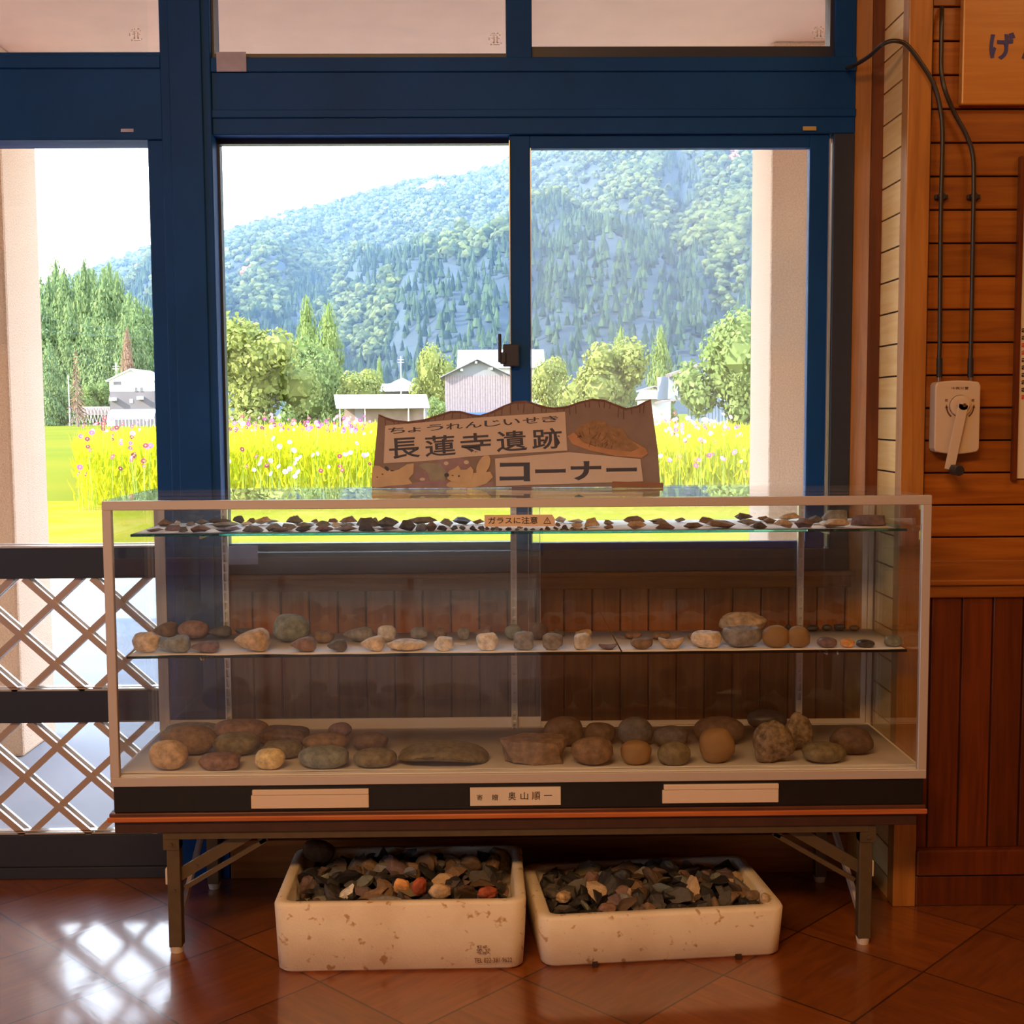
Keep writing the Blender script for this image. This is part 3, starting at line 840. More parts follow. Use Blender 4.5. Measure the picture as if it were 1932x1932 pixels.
# paper liners
def sheet(name, x0, x1, y0, y1, z, wav, label, mat_=None, seed=0):
    random.seed(seed)
    nx = int((x1 - x0) / .02) + 1
    mb = MB(); vs = []; fs = []
    for i in range(nx + 1):
        x = x0 + (x1 - x0) * i / nx
        lift = abs(noise.noise(Vector((x * 6, seed * 3.1, 0)))) * wav
        off = noise.noise(Vector((x * 5, seed * 1.7, 4))) * wav
        for j, y in enumerate((y0, y0 + .02, y1)):
            vs.append((x, y + (off if j == 0 else 0), z + (lift if j == 0 else 0)))
        for j, y in enumerate((y0, y0 + .02, y1)):
            vs.append((x, y + (off if j == 0 else 0), z + .0004 + (lift if j == 0 else 0)))
    for i in range(nx):
        a, b = i * 6, (i + 1) * 6
        for j in range(2):
            fs.append((a + 3 + j, b + 3 + j, b + 4 + j, a + 4 + j))
            fs.append((a + j, a + j + 1, b + j + 1, b + j))
        fs.append((a, b, b + 3, a + 3)); fs.append((a + 2, a + 5, b + 5, b + 2))
    mb.add(vs, fs)
    o = mb.build(name, mat_ or M['white_paper'], origin=((x0 + x1) / 2, (y0 + y1) / 2, z), smooth=True)
    return tag(o, label, 'paper', 'paper sheets lining the case shelves')
sheet('shelf_paper', -0.868, 0.86, 0.1235, 0.392, 0.9293, 0.0005, 'white paper sheet lining the top glass shelf under the stone flakes', seed=1)
XS = atZ(1172, 1228, 0.6515)[0]
sheet('shelf_paper', -0.886, XS - .002, 0.1225, 0.392, 0.6513, 0.003, 'longer white paper sheet on the left of the middle shelf', seed=2)
sheet('shelf_paper', XS + .002, 0.886, 0.1225, 0.392, 0.6513, 0.002, 'shorter white paper sheet on the right of the middle shelf', seed=3)
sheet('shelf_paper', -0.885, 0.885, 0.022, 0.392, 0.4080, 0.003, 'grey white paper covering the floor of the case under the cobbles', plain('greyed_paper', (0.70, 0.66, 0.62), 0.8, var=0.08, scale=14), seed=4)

# ------------------------------------------------------------------ hand made sign on the case
YS = 0.355
def sp(x, y): 
    q = atY(x, y, YS); return (q[0], q[2])
sg = thing('signboard', (0.0, YS, 1.0145), 'grey brown wavy-topped cardboard sign with big black lettering on top of the case', 'sign')
top = [(714, 781), (728, 787), (745, 792), (770, 795), (800, 791), (825, 783), (850, 775), (868, 775), (890, 781), (905, 783), (925, 777), (950, 765), (972, 757), (992, 756), (1010, 761), (1030, 767), (1045, 769), (1070, 766), (1095, 757), (1118, 752), (1140, 754), (1165, 764), (1182, 770), (1200, 766), (1215, 758), (1228, 753)]
bot = [(1234, 800), (1241, 850), (1251, 920)]
outl = [(-0.3507, 1.0146)] + [sp(*t) for t in top] + [sp(*t) for t in bot[:2]] + [(0.353, 1.0146)]
MB().prism(outl, YS - .002, YS + .002).build('card', M['cardboard'], sg)
mb = MB()
for i in range(len(top) - 1):
    a, b = sp(*top[i]), sp(*top[i + 1])
    wd = 0.0042 + 0.002 * abs(math.sin(i * 1.7))
    mb.add([(a[0], YS - .0026, a[1]), (b[0], YS - .0026, b[1]), (b[0], YS - .0026, b[1] - wd), (a[0], YS - .0026, a[1] - wd)], [(0, 1, 2, 3)])
random.seed(5)
topf = lambda x: np.interp(x, [t[0] for t in top], [t[1] for t in top])
for xs in list(range(726, 1060, 14)) + list(range(1062, 1226, 13)):
    xs += random.uniform(-3, 3)
    y0 = topf(xs) + 4; ln = random.uniform(8, 19)
    if 735 < xs < 1066: ln = min(ln, max(2, (803 - (xs - 727) * .0767) - y0 - 2))
    a, b = sp(xs, y0), sp(xs + random.uniform(-2, 2), y0 + ln)
    mb.bar((a[0], YS - .0026, a[1]), (b[0], YS - .0026, b[1]), 0.0022, 0.0006)
mb.build('marker_edging', M['card_edge'], sg)
def patch(name, pts, mat_, y, parent):
    return MB().prism([sp(*t) for t in pts], y, y + .0008).build(name, mat_, parent)
YP = YS - .0034
tp = patch('title_panel', [(727, 803), (900, 788), (1066, 777), (1070, 850), (960, 856), (880, 862), (800, 870), (724, 874)], M['card_paper'], YP, sg)
cp = patch('corner_panel', [(934, 865), (1074, 853), (1208, 866), (1213, 908), (936, 917)], M['card_paper'], YP - .0006, sg)
def line_text(name, body, parent, p0, p1, hpx, mat_, bold, y):
    """lettering whose foot runs from pixel P0 to P1, one glyph at a time"""
    a, b = sp(*p0), sp(*p1)
    d = Vector((b[0] - a[0], 0, b[1] - a[1])); Lw = d.length; d.normalize()
    zd = Vector((-d.z, 0, d.x))
    n = len(body); step = Lw / n
    h = hpx * 3.035 / FPX
    for i, ch in enumerate(body):
        hh, ww, z0 = h, step * .86, 0
        if ch == 'ー': hh, z0 = h * .20, h * .42
        if ch == 'ょ': hh, ww = h * .8, step * .7
        o = Vector((a[0], y, a[1])) + d * (i * step + step * .07) + zd * z0
        text_mesh(name, ch, mat_, parent, o, d, zd, ww, hh, bold=bold)
line_text('ruby_lettering', 'ちょうれんじいせき', tp, (731, 819), (1056, 795), 11.5, M['ink_navy'], 0.012, YP)
line_text('title_lettering', '長蓮寺遺跡', tp, (731, 867), (1067, 845), 39, M['ink_navy'], 0.013, YP)
line_text('corner_lettering', 'コーナー', cp, (938, 909), (1206, 904), 36, M['ink_navy'], 0.035, YP - .0006)
patch('tape', [(1155, 908), (1251, 911), (1251, 920), (1154, 920)], M['tape'], YP - .0014, sg)
# coloured paper cut-outs
dish = patch('dish_cutout', [(1070, 823), (1085, 814), (1110, 804), (1150, 806), (1185, 828), (1218, 846), (1222, 856), (1210, 864), (1160, 860), (1110, 849), (1080, 838)], M['orange_paper'], YP - .0002, sg)
patch('dish_filling', [(1082, 815), (1100, 800), (1122, 793), (1142, 796), (1150, 805), (1176, 810), (1182, 824), (1206, 845), (1190, 852), (1140, 846), (1100, 835)], M['brown_paper'], YP - .0012, dish)
mb = MB(); random.seed(9)
for i in range(26):
    x0 = random.uniform(1088, 1185); y0 = random.uniform(803, 838)
    if y0 < 800 + abs(x0 - 1120) * .5: continue
    a, b = sp(x0, y0), sp(x0 + random.uniform(-8, 10), y0 + random.uniform(3, 13))
    mb.bar((a[0], YP - .0022, a[1]), (b[0], YP - .0022, b[1]), 0.0010, 0.0005)
mb.build('dish_strokes', M['ink_brown'], dish)
def oval(cx, cy, rx, ry, rot=0.0, n=18):
    return [(cx + rx * math.cos(t) * math.cos(rot) - ry * math.sin(t) * math.sin(rot), cy + rx * math.cos(t) * math.sin(rot) + ry * math.sin(t) * math.cos(rot)) for t in [2 * PI * i / n for i in range(n)]]
patch('painted_bush', oval(853, 877, 34, 15), M['mauve_paint'], YP + .0010, sg)
patch('painted_bush', oval(800, 898, 18, 10), M['mauve_paint'], YP + .0008, sg)
patch('painted_ground', [(703, 921), (704, 908), (760, 913), (830, 905), (900, 914), (930, 908), (932, 920)], M['mauve_paint'], YP + .0006, sg)
patch('painted_grass', [(790, 878), (800, 874), (830, 874), (842, 890), (838, 914), (815, 914), (806, 890)], M['green_paint'], YP + .0007, sg)
a1 = patch('animal_cutout', [(703, 883), (707, 878), (716, 879), (724, 884), (742, 889), (752, 886), (768, 876), (781, 874), (780, 893), (771, 903), (778, 912), (762, 915), (735, 916), (708, 921), (701, 916), (702, 898)], M['tan_paper'], YP - .0002, sg)
a2 = patch('animal_cutout', oval(872, 912, 30, 8, -.1) , M['tan_paper'], YP - .0002, sg)
patch('body', [(850, 915), (862, 902), (895, 892), (925, 890), (930, 900), (918, 912), (892, 921), (858, 920)], M['tan_paper'], YP - .0010, a2)
patch('tail', oval(912, 878, 11, 21, .45), M['tan_paper'], YP - .0018, a2)
patch('head', [(842, 897), (848, 888), (857, 884), (865, 878), (869, 886), (880, 886), (888, 880), (893, 886), (893, 896), (888, 906), (874, 911), (856, 910), (845, 904)], M['tan_paper'], YP - .0026, a2)
mb = MB()
for t in (oval(843, 896, 4.6, 3.8), oval(854, 897, 1.8, 1.1), oval(866, 898, 2.0, 1.6)):
    mb.prism([sp(*q_) for q_ in t], YP - .0032, YP - .0026)
mb.build('nose_and_eyes', M['ink_navy'], a2)
mb = MB()
for t in (oval(730, 884, 5.2, 3.2, .8), oval(712, 900, 2, 1), oval(722, 894.5, 2, 1), oval(740, 888, 3, 1)):
    mb.prism([sp(*q_) for q_ in t], YP - .0008, YP - .0002)
mb.build('nose_and_eyes', M['ink_navy'], a1)
for t in (oval(842, 874, 4.5, 3.6), oval(880, 872, 4.8, 3.8), oval(797, 904, 5, 2.8)):
    patch('paper_dot', t, M['card_paper'], YP - .0002, sg)

# ------------------------------------------------------------------ foam boxes under the table
def foam_box(label, fl, fr, depth, h, wall, inner_drop, taper):
    """rounded open tray; FL and FR are the front corners on the floor"""
    a, b = Vector((fl[0], fl[1], 0)), Vector((fr[0], fr[1], 0))
    d = (b - a).normalized(); nrm = Vector((-d.y, d.x, 0)); wd = (b - a).length
    c = (a + b) / 2 + nrm * depth / 2
    bx = thing('foam_box', tuple(c), label, 'box', 'white foam boxes under the table')
    def rr(hx, hy, r, n=6):
        pts = []
        for cx_, cy_, t0 in ((hx - r, hy - r, 0), (-hx + r, hy - r, PI / 2), (-hx + r, -hy + r, PI), (hx - r, -hy + r, 1.5 * PI)):
            for i in range(n + 1):
                t = t0 + PI / 2 * i / n
                pts.append((cx_ + r * math.cos(t), cy_ + r * math.sin(t)))
        return pts
    hx, hy = wd / 2, depth / 2
    rings = []
    for ex, z in ((-.008, 0), (-.001, .007), (taper * .4, h * .45), (taper, h - .006), (taper - .004, h), (-wall + .004, h), (-wall, h - .005), (-wall - .004, h - inner_drop)):
        rings.append(([(x, y) for x, y in rr(hx + ex, hy + ex, 0.032 + min(ex, 0) * .4)], z))
    n = len(rings[0][0])
    vs, fs = [], []
    for pts, z in rings:
        for i, (x, y) in enumerate(pts):
            w = c + d * x + nrm * y
            k = noise.noise(Vector((w.x * 30, w.y * 30, z * 30))) * .0012
            vs.append((w.x + k, w.y + k, z + (k if z > .01 else 0)))
    for r_ in range(len(rings) - 1):
        for i in range(n):
            fs.append((r_ * n + i, r_ * n + (i + 1) % n, (r_ + 1) * n + (i + 1) % n, (r_ + 1) * n + i))
    fs.append(tuple(reversed(range(n)))); fs.append(tuple(range((len(rings) - 1) * n, len(rings) * n)))
    mb = MB().add(vs, fs)
    o = mb.build('tray', M['foam'], bx, smooth=True)
    return bx, c, d, nrm, hx, hy
FB1 = foam_box('taller white foam box of stone chips on the floor, phone number printed on its front', (-0.527, -0.091), (0.004, -0.086), 0.345, 0.154, 0.019, 0.085, 0.006)
FB2 = foam_box('shallower white foam box of stone chips on the floor, plain front with chipped lower edge', (0.042, -0.083), (0.575, -0.034), 0.325, 0.112, 0.024, 0.065, 0.006)
def on_front(px, py, fb):
    # pixel to point on the front face plane of a box
    bx, c, d, nrm, hx, hy = fb
    r_ = Vector(ray(px, py)); o = Vector(CAM); p0 = c - nrm * (hy + .006)
    t = (p0 - o).dot(nrm) / r_.dot(nrm)
    return o + r_ * t
pr = on_front(895, 1816, FB1); pe = on_front(966, 1812, FB1)
text_mesh('printed_number', 'TEL 022-381-9622', M['ink_brown'], FB1[0], pr - FB1[3] * .001, FB1[2], (0, 0, 1), (pe - pr).length, 0.0105, bold=0.006)
mb = MB(); random.seed(3)
for row, (y, cells) in enumerate(((1785.5, [0, 1, 2, 3]), (1791.5, [0, 1, 3, 4]), (1797, [0, 1, 2, 3, 4]))):
    for cxx in cells:
        for k in range(5):
            g = on_front(900 + cxx * 5 + random.uniform(0, 3.8), y + random.uniform(-1.7, 1.7), FB1) - FB1[3] * .001
            mb.box(g.x - random.uniform(.0006, .0016), g.x + random.uniform(.0006, .0016), g.y - .0003, g.y, g.z - .0006, g.z + .0006)
mb.build('printed_marks', M['ink_brown'], FB1[0])
for px_, w_ in ((1123, 10), (1394, 11)):
    g = on_front(px_, 1821 - (px_ - 1123) * .04, FB2)
    MB().box(g.x - w_ * .0006, g.x + w_ * .0006, g.y - .001, g.y + .02, 0.0005, 0.010).build('chipped_notch', M['groove'], FB2[0])

# ------------------------------------------------------------------ right wall fittings
def W2(x, y, Y=YR):
    return Vector(atY(x, y, Y))
cb = W2(1802, 787)
ck = thing('window_crank_box', (cb.x, YR, cb.z), 'beige wall-mounted window crank box with folding handle and two cables above', 'window opener')
a, b = W2(1764, 718, YR - .035), W2(1846, 855, YR - .035)
x0, x1, z1, z0 = a.x, b.x, a.z, b.z
mb = MB(); n = 10
pts = [(x0 + .004, z0 + .004)] + [(x0 + .004 + (x1 - x0 - .008) * i / n, z0 + .004 - .006 * math.sin(PI * i / n)) for i in range(1, n)] + [(x1 - .004, z0 + .004)]
pts += [(x1, z0 + .012), (x1, z1 - .012), (x1 - .004, z1 - .004)] + [(x1 - .004 - (x1 - x0 - .008) * i / n, z1 - .004 + .004 * math.sin(PI * i / n)) for i in range(1, n)] + [(x0 + .004, z1 - .004), (x0, z1 - .012), (x0, z0 + .012)]
mb.prism(pts, YR - .040, YR - .0005)
mb.build('housing', M['beige_plastic'], ck, bevel=0.003)
cc = W2(1812, 766, YR - .042)
mb = MB().cyl((cc.x, YR - .047, cc.z), (cc.x, YR - .0395, cc.z), 0.0245, seg=36)
mb.build('dial', M['beige_plastic'], ck, bevel=0.0015)
mb = MB()
for i in range(40):
    t0, t1 = [math.radians(60 + 190 * j / 40) for j in (i, i + 1)]
    mb.add([(cc.x + r_ * math.cos(t), YR - .0408, cc.z + r_ * math.sin(t)) for t in (t0, t1) for r_ in (.0242, .0256)], [(0, 1, 3, 2)])
mb.build('dial_ring', M['ink_brown'], ck)
for sgn in (-1, 1):
    mb = MB()
    for i in range(10):
        t0, t1 = [math.radians(90 + sgn * (95 + 45 * j / 10)) for j in (i, i + 1)]
        mb.add([(cc.x + r_ * math.cos(t), YR - .0408, cc.z + r_ * math.sin(t)) for t in (t0, t1) for r_ in (.0300, .0335)], [(0, 1, 3, 2)])
    t = math.radians(90 + sgn * 93)
    ax_, az_ = cc.x + .0318 * math.cos(t), cc.z + .0318 * math.sin(t)
    mb.add([(ax_ - .0035, YR - .0408, az_ - .003), (ax_ + .0035, YR - .0408, az_ - .003), (ax_ - sgn * .0002, YR - .0408, az_ + .006)], [(0, 1, 2)])
    mb.build('direction_arrow', M['ink_brown'], ck)
q = W2(1795, 735, YR - .0402)
text_mesh('crank_lettering', '中再分置', M['ink_brown'], ck, (q.x, YR - .0402, q.z), (1, 0, 0), (0, 0, 1), 0.040, 0.0062, bold=0.01)
for ch, px_ in (('閉', 1783), ('開', 1833)):
    q = W2(px_, 758, YR - .0402)
    text_mesh('crank_lettering', ch, M['ink_brown'], ck, (q.x, YR - .0402, q.z), (1, 0, 0), (0, 0, 1), 0.0060, 0.0062, bold=0.01)
p = Vector((cc.x + .003, YR - .052, cc.z + .004)); q = W2(1791, 886, YR - .052)
hd = MB().bar(p, (q.x, YR - .052, q.z), 0.0225, 0.006)
hd.cyl(p + Vector((0, -.003, 0)), p + Vector((0, .006, 0)), 0.0145, seg=28)
arm = hd.build('crank_arm', M['beige_plastic'], ck, bevel=0.001)
q = W2(1803, 887, YR - .065)
kb = MB().cyl((q.x, YR - .088, q.z), (q.x, YR - .055, q.z), 0.0125, 0.0125, 24)
kb.cyl((q.x - .010, YR - .058, q.z + .003), (q.x + .002, YR - .058, q.z), 0.010, 0.010, 18)
kb.build('crank_knob', M['black_rubber'], arm, bevel=0.002)
MB().cyl(p + Vector((0.001, -.0055, -.002)), p + Vector((0.001, -.0030, -.002)), 0.0042, seg=14).build('screw', M['chrome'], arm)
def smooth_path(P, n=8):
    out = []
    for i in range(len(P) - 1):
        p0, p1, p2, p3 = P[max(i - 1, 0)], P[i], P[i + 1], P[min(i + 2, len(P) - 1)]
        for j in range(n):
            t = j / n
            out.append(0.5 * ((2 * p1) + (p2 - p0) * t + (2 * p0 - 5 * p1 + 4 * p2 - p3) * t * t + (3 * p1 - p0 - 3 * p2 + p3) * t ** 3))
    out.append(P[-1]); return out
def cable(label, px, clip, sock):
    P = [Vector(atY(x, y, Y)) for x, y, Y in px]
    t = thing('control_cable', tuple(P[-1]), label, 'cable', 'window crank cables')
    MB().tube(smooth_path(P), 0.0050, 10).build('sheath', M['cable'], t, smooth=True)
    k = W2(clip[0], clip[1], YR - .012)
    mb = MB().cyl((k.x, YR - .020, k.z), (k.x, YR - .001, k.z), 0.0085, seg=16).box(k.x - .013, k.x + .016, YR - .012, YR - .001, k.z - .005, k.z + .005)
    mb.build('cable_clip', M['black_rubber'], t, bevel=0.001)
    s0 = W2(sock[0], 676, YR - .018); s1 = W2(sock[0] - .3, 712, YR - .018); s2 = W2(sock[0] - .3, 719, YR - .018)
    MB().cyl(s0, s1, 0.0068, seg=14).build('cable_ferrule', M['black_rubber'], t)
    MB().cyl(s1, s2, 0.0040, seg=12).build('cable_socket', M['chrome'], t)
yc = YR - .018
cable('dark crank cable that crosses the corner post to the window frame', [(1598, 128, .455), (1612, 123, .40), (1640, 106, .33), (1665, 84, .25), (1688, 77, yc), (1712, 86, yc), (1740, 122, yc), (1762, 160, yc), (1774, 205, yc), (1778, 250, yc), (1777, 320, yc), (1775, 400, yc), (1774, 520, yc), (1773, 640, yc), (1772, 678, yc)], (1776, 371), (1772.5,))
cable('dark crank cable running straight up the boards beside the wooden sign', [(1777, 14, yc + .014), (1776.5, 40, yc), (1776, 90, yc), (1776, 135, yc), (1783, 170, yc - .006), (1800, 212, yc), (1822, 252, yc), (1835, 290, yc), (1837, 340, yc), (1836, 420, yc), (1834, 540, yc), (1832, 640, yc), (1831, 678, yc)], (1837, 371), (1831,))
# wooden sign and framed notice
a = W2(1813, 198, YR - .022)
sw = thing('wooden_sign', (a.x + .4, YR, a.z), 'varnished wooden sign with blue brushed lettering, above the framed notice', 'sign')
MB().box(a.x, a.x + 1.0, YR - .024, YR - .002, a.z, ZC - .35).build('board', wood('sign_board_wood', (0.50, 0.20, 0.030), (0.58, 0.25, 0.045), 0, rough=0.35, per=0.02), sw, bevel=0.004)
b = W2(1866, 113, YR - .0245); c2 = W2(1916, 61, YR - .0245)
text_mesh('sign_lettering', 'げ', M['ink_blue'], sw, (b.x, YR - .0245, b.z), (1, 0, 0), (0, 0, 1), c2.x - b.x, c2.z - b.z, bold=0.030)
b = W2(1927, 113, YR - .0245)
text_mesh('sign_lettering', 'ん', M['ink_blue'], sw, (b.x, YR - .0245, b.z), (1, 0, 0), (0, 0, 1), 0.066, 0.066, bold=0.030)
a = W2(1914, 906, YR - .012); b = W2(1920, 295, YR - .012)
X0 = (a.x + b.x) / 2
nf = thing('framed_notice', (X0 + .3, YR, a.z), 'framed paper notice with black and red lines, at the right edge under the wooden sign', 'notice')
Z0, Z1 = a.z, b.z
mb = MB().box(X0, X0 + .010, YR - .016, YR - .001, Z0, Z1).box(X0 + .59, X0 + .60, YR - .016, YR - .001, Z0, Z1).box(X0 + .01, X0 + .59, YR - .016, YR - .001, Z1 - .006, Z1)
mb.build('frame', M['wood_v'], nf)
sh = MB().box(X0 + .009, X0 + .588, YR - .008, YR - .001, Z0 + .004, Z1 - .006).build('notice_sheet', M['cream_paper'], nf)
for i, y in enumerate((624, 638, 652, 666, 680, 694, 708, 722, 736, 750)):
    q = W2(1927.5 - i * .08, y + 3, YR - .0085)
    text_mesh('notice_lettering', 'a', M['ink_red'] if i in (2, 3, 9) else M['ink'], sh, (q.x, YR - .0085, q.z), (1, 0, 0), (0, 0, 1), 0.011, 0.0095, bold=0.02)

# ------------------------------------------------------------------ stones
def rock_mat(name, c, c2=None, scale=55, rough=0.75, bump=0.35):
    m, n, b, out = new_mat(name)
    t = n.nodes.new('ShaderNodeTexCoord')
    a = n.nodes.new('ShaderNodeTexNoise'); a.inputs['Scale'].default_value = scale; a.inputs['Detail'].default_value = 8; a.inputs['Roughness'].default_value = 0.65
    L(n, t.outputs['Object'], a.inputs['Vector'])
    r = n.nodes.new('ShaderNodeValToRGB')
    c2 = c2 or [min(1, v * 1.55 + .01) for v in c]
    r.color_ramp.elements[0].position = 0.36; r.color_ramp.elements[0].color = rgb([v * .72 for v in c])
    r.color_ramp.elements[1].position = 0.66; r.color_ramp.elements[1].color = rgb(c2)
    L(n, a.outputs['Fac'], r.inputs[0]); L(n, r.outputs[0], b.inputs['Base Color'])
    b.inputs['Roughness'].default_value = rough
    bp = n.nodes.new('ShaderNodeBump'); bp.inputs['Strength'].default_value = bump; bp.inputs['Distance'].default_value = 0.003
    L(n, a.outputs['Fac'], bp.inputs['Height']); L(n, bp.outputs[0], b.inputs['Normal'])
    return m
RK = {
 'dark grey': rock_mat('dark_grey_stone', (0.085, 0.080, 0.078)),
 'grey': rock_mat('grey_stone', (0.20, 0.195, 0.19)),
 'blue grey': rock_mat('blue_grey_stone', (0.20, 0.225, 0.24)),
 'pale grey': rock_mat('pale_grey_stone', (0.48, 0.45, 0.41)),
 'green grey': rock_mat('green_grey_stone', (0.17, 0.185, 0.155)),
 'brown': rock_mat('brown_stone', (0.18, 0.115, 0.065)),
 'dark brown': rock_mat('dark_brown_stone', (0.095, 0.058, 0.035)),
 'tan': rock_mat('tan_stone', (0.46, 0.34, 0.22)),
 'pale tan': rock_mat('pale_tan_stone', (0.58, 0.48, 0.36)),
 'reddish': rock_mat('reddish_stone', (0.20, 0.118, 0.09)),
 'purplish': rock_mat('purplish_stone', (0.155, 0.105, 0.115)),
 'white': rock_mat('white_stone', (0.62, 0.60, 0.57)),
 'olive': rock_mat('olive_stone', (0.15, 0.125, 0.065)),
 'yellow brown': rock_mat('yellow_brown_stone', (0.40, 0.25, 0.10), (0.26, 0.14, 0.05), 30),
 'cream': rock_mat('cream_stone', (0.62, 0.50, 0.27)),
 'orange': rock_mat('orange_stone', (0.62, 0.30, 0.10)),
 'red': rock_mat('red_stone', (0.32, 0.07, 0.03)),
 'black': rock_mat('black_stone', (0.028, 0.026, 0.028), rough=0.45),
 'speckled': rock_mat('speckled_coarse_stone', (0.12, 0.08, 0.045), (0.34, 0.25, 0.15), 70, bump=0.9),
}
def rock_mesh(kind, seed, dims):
    """unit shapes scaled to DIMS (x, y, z); base at z = 0"""
    rnd = random.Random(seed)
    bm = bmesh.new()
    off = Vector((rnd.uniform(-50, 50), rnd.uniform(-50, 50), rnd.uniform(-50, 50)))
    if kind in ('flake', 'slab'):
        n = 15 if kind == 'flake' else 24
        for i in range(n):
            t = 2 * PI * i / n + rnd.uniform(-.2, .2)
            rr = rnd.uniform(.72, 1.0)
            if i % 3 == 2: rr *= .55
            zz = rnd.uniform(-.30, .10) if i % 3 != 2 else rnd.choice((-1, 1, 1)) * rnd.uniform(.5, 1.0)
            if kind == 'slab': zz = rnd.choice((-.8, .8)) * rnd.uniform(.8, 1)
            bm.verts.new((rr * math.cos(t), rr * math.sin(t), zz))
        r = bmesh.ops.convex_hull(bm, input=bm.verts)
        bmesh.ops.delete(bm, geom=[g for g in set(r['geom_interior'] + r['geom_unused']) if isinstance(g, bmesh.types.BMVert)], context='VERTS')
        bmesh.ops.subdivide_edges(bm, edges=bm.edges[:], cuts=2, use_grid_fill=True)
        bmesh.ops.triangulate(bm, faces=bm.faces[:])
        for v in bm.verts:
            v.co += v.co * (.10 * noise.noise(v.co * 2.2 + off)) + Vector((0, 0, .10 * noise.noise(v.co * 4 + off)))
    else:
        bmesh.ops.create_icosphere(bm, subdivisions=4, radius=1.0)
        for v in bm.verts:
            p = v.co.copy()
            q = Vector([math.copysign(abs(a) ** .88, a) for a in p])
            k = 1 + .10 * noise.noise(p * 1.1 + off) + .03 * noise.noise(p * 3 + off)
            if kind == 'lump':
                k += .20 * noise.noise(p * 1.6 + off) + .05 * noise.noise(p * 8 + off)
                if p.z > .2: q.x *= 1 - .38 * (p.z - .2); q.y *= 1 - .3 * (p.z - .2)
            if kind == 'block':
                q = Vector([math.copysign(abs(a) ** .74, a) for a in p]); k += .12 * noise.noise(p * 1.5 + off)
            if kind == 'rough':
                w = noise.noise(p * 2.0 + off)
                k += .18 * round(w * 4) / 4 + .05 * noise.noise(p * 6 + off)
            if kind == 'bowl' and p.z > 0:
                q.z -= .75 * max(0, 1 - (p.x ** 2 + p.y ** 2) * 1.5)
            if kind == 'ring' and p.z > 0:
                q.z -= .45 * max(0, 1 - (p.x ** 2 + p.y ** 2) * 1.8)
            if kind == 'crescent':
                q.z += .75 * p.x * p.x - .25
                if p.z > 0: q.z -= .35 * (1 - p.x * p.x)
            if kind == 'spindle':
                q.y *= 1 - .35 * p.x * p.x; q.z *= 1 - .45 * p.x * p.x
            if kind == 'wedge':
                q.z *= .62 + .42 * p.x; q.y *= .85 + .2 * p.x
            if kind == 'arch':
                q.z += .55 * (1 - p.x * p.x) - .2 * p.x; 
                if p.z < 0: q.z += .4 * (1 - p.x * p.x)
            if kind == 'twin':
                q *= 1 - .20 * math.exp(-((p.x - .15) / .16) ** 2)
            v.co = q * k
        if kind in ('cobble', 'wedge', 'spindle', 'ring', 'bowl', 'block'):
            pass
    co = np.array([v.co[:] for v in bm.verts]); lo, hi = co.min(0), co.max(0)
    for v in bm.verts:
        for i in range(3):
            u = (v.co[i] - lo[i]) / (hi[i] - lo[i])
            v.co[i] = (u - (.5 if i < 2 else 0)) * dims[i]
    bmesh.ops.recalc_face_normals(bm, faces=bm.faces)
    if kind not in ('flake', 'slab'):
        for f in bm.faces: f.smooth = True
    me = bpy.data.meshes.new(kind)
    bm.to_mesh(me); bm.free()
    return me
SEED = [100]
def rock(name, cat, kind, tone, dims, loc, rot, label, group):
    SEED[0] += 1
    me = rock_mesh(kind, SEED[0], dims)
    me.materials.append(RK[tone])
    o = bpy.data.objects.new(name, me)
    COL.objects.link(o)
    o.location = loc
    o.rotation_euler = (0, rot[0], rot[1])
    return tag(o, label, cat, group)
def place_px(x0, y0, x1, y1, Z, ymax, ymin=0.0, deep=0.8):
    """size and spot of a stone on the plane Z from its outline in the photograph"""
    g = atZ((x0 + x1) / 2, y1, Z)
    D = float(np.dot(g - CAM, FW))
    s = D / FPX
    w = (x1 - x0) * s; H = (y1 - y0) * s
    sl = (CAM[2] - Z) / (g[1] - CAM[1])
    d = min(deep * w, .62 * H / sl)
    d = min(deep * w, .8 * H / sl)
    h = math.sqrt(max(H * H - (d * sl) ** 2, (.4 * H) ** 2))
    g = atZ((x0 + x1) / 2, (y0 + y1) / 2, Z + h / 2)
    Y = min(max(g[1], ymin + d / 2 + .002), ymax - d / 2 - .002)
    s2 = (Y - CAM[1]) / (g[1] - CAM[1])
    X = CAM[0] + (g[0] - CAM[0]) * s2
    return w, d, h, X, Y
ORD = ['leftmost', 'second', 'third', 'fourth', 'fifth', 'sixth', 'seventh', 'eighth', 'ninth', 'tenth', 'eleventh', 'twelfth', 'thirteenth', 'fourteenth', 'fifteenth', 'sixteenth', 'seventeenth', 'eighteenth', 'nineteenth', 'twentieth']
def ordinal(i):
    if i < 20: return ORD[i] + ('' if i == 0 else ' from the left')
    k = i + 1
    suf = 'th' if 10 <= k % 100 <= 20 else {1: 'st', 2: 'nd', 3: 'rd'}.get(k % 10, 'th')
    return '%d%s from the left' % (k, suf)

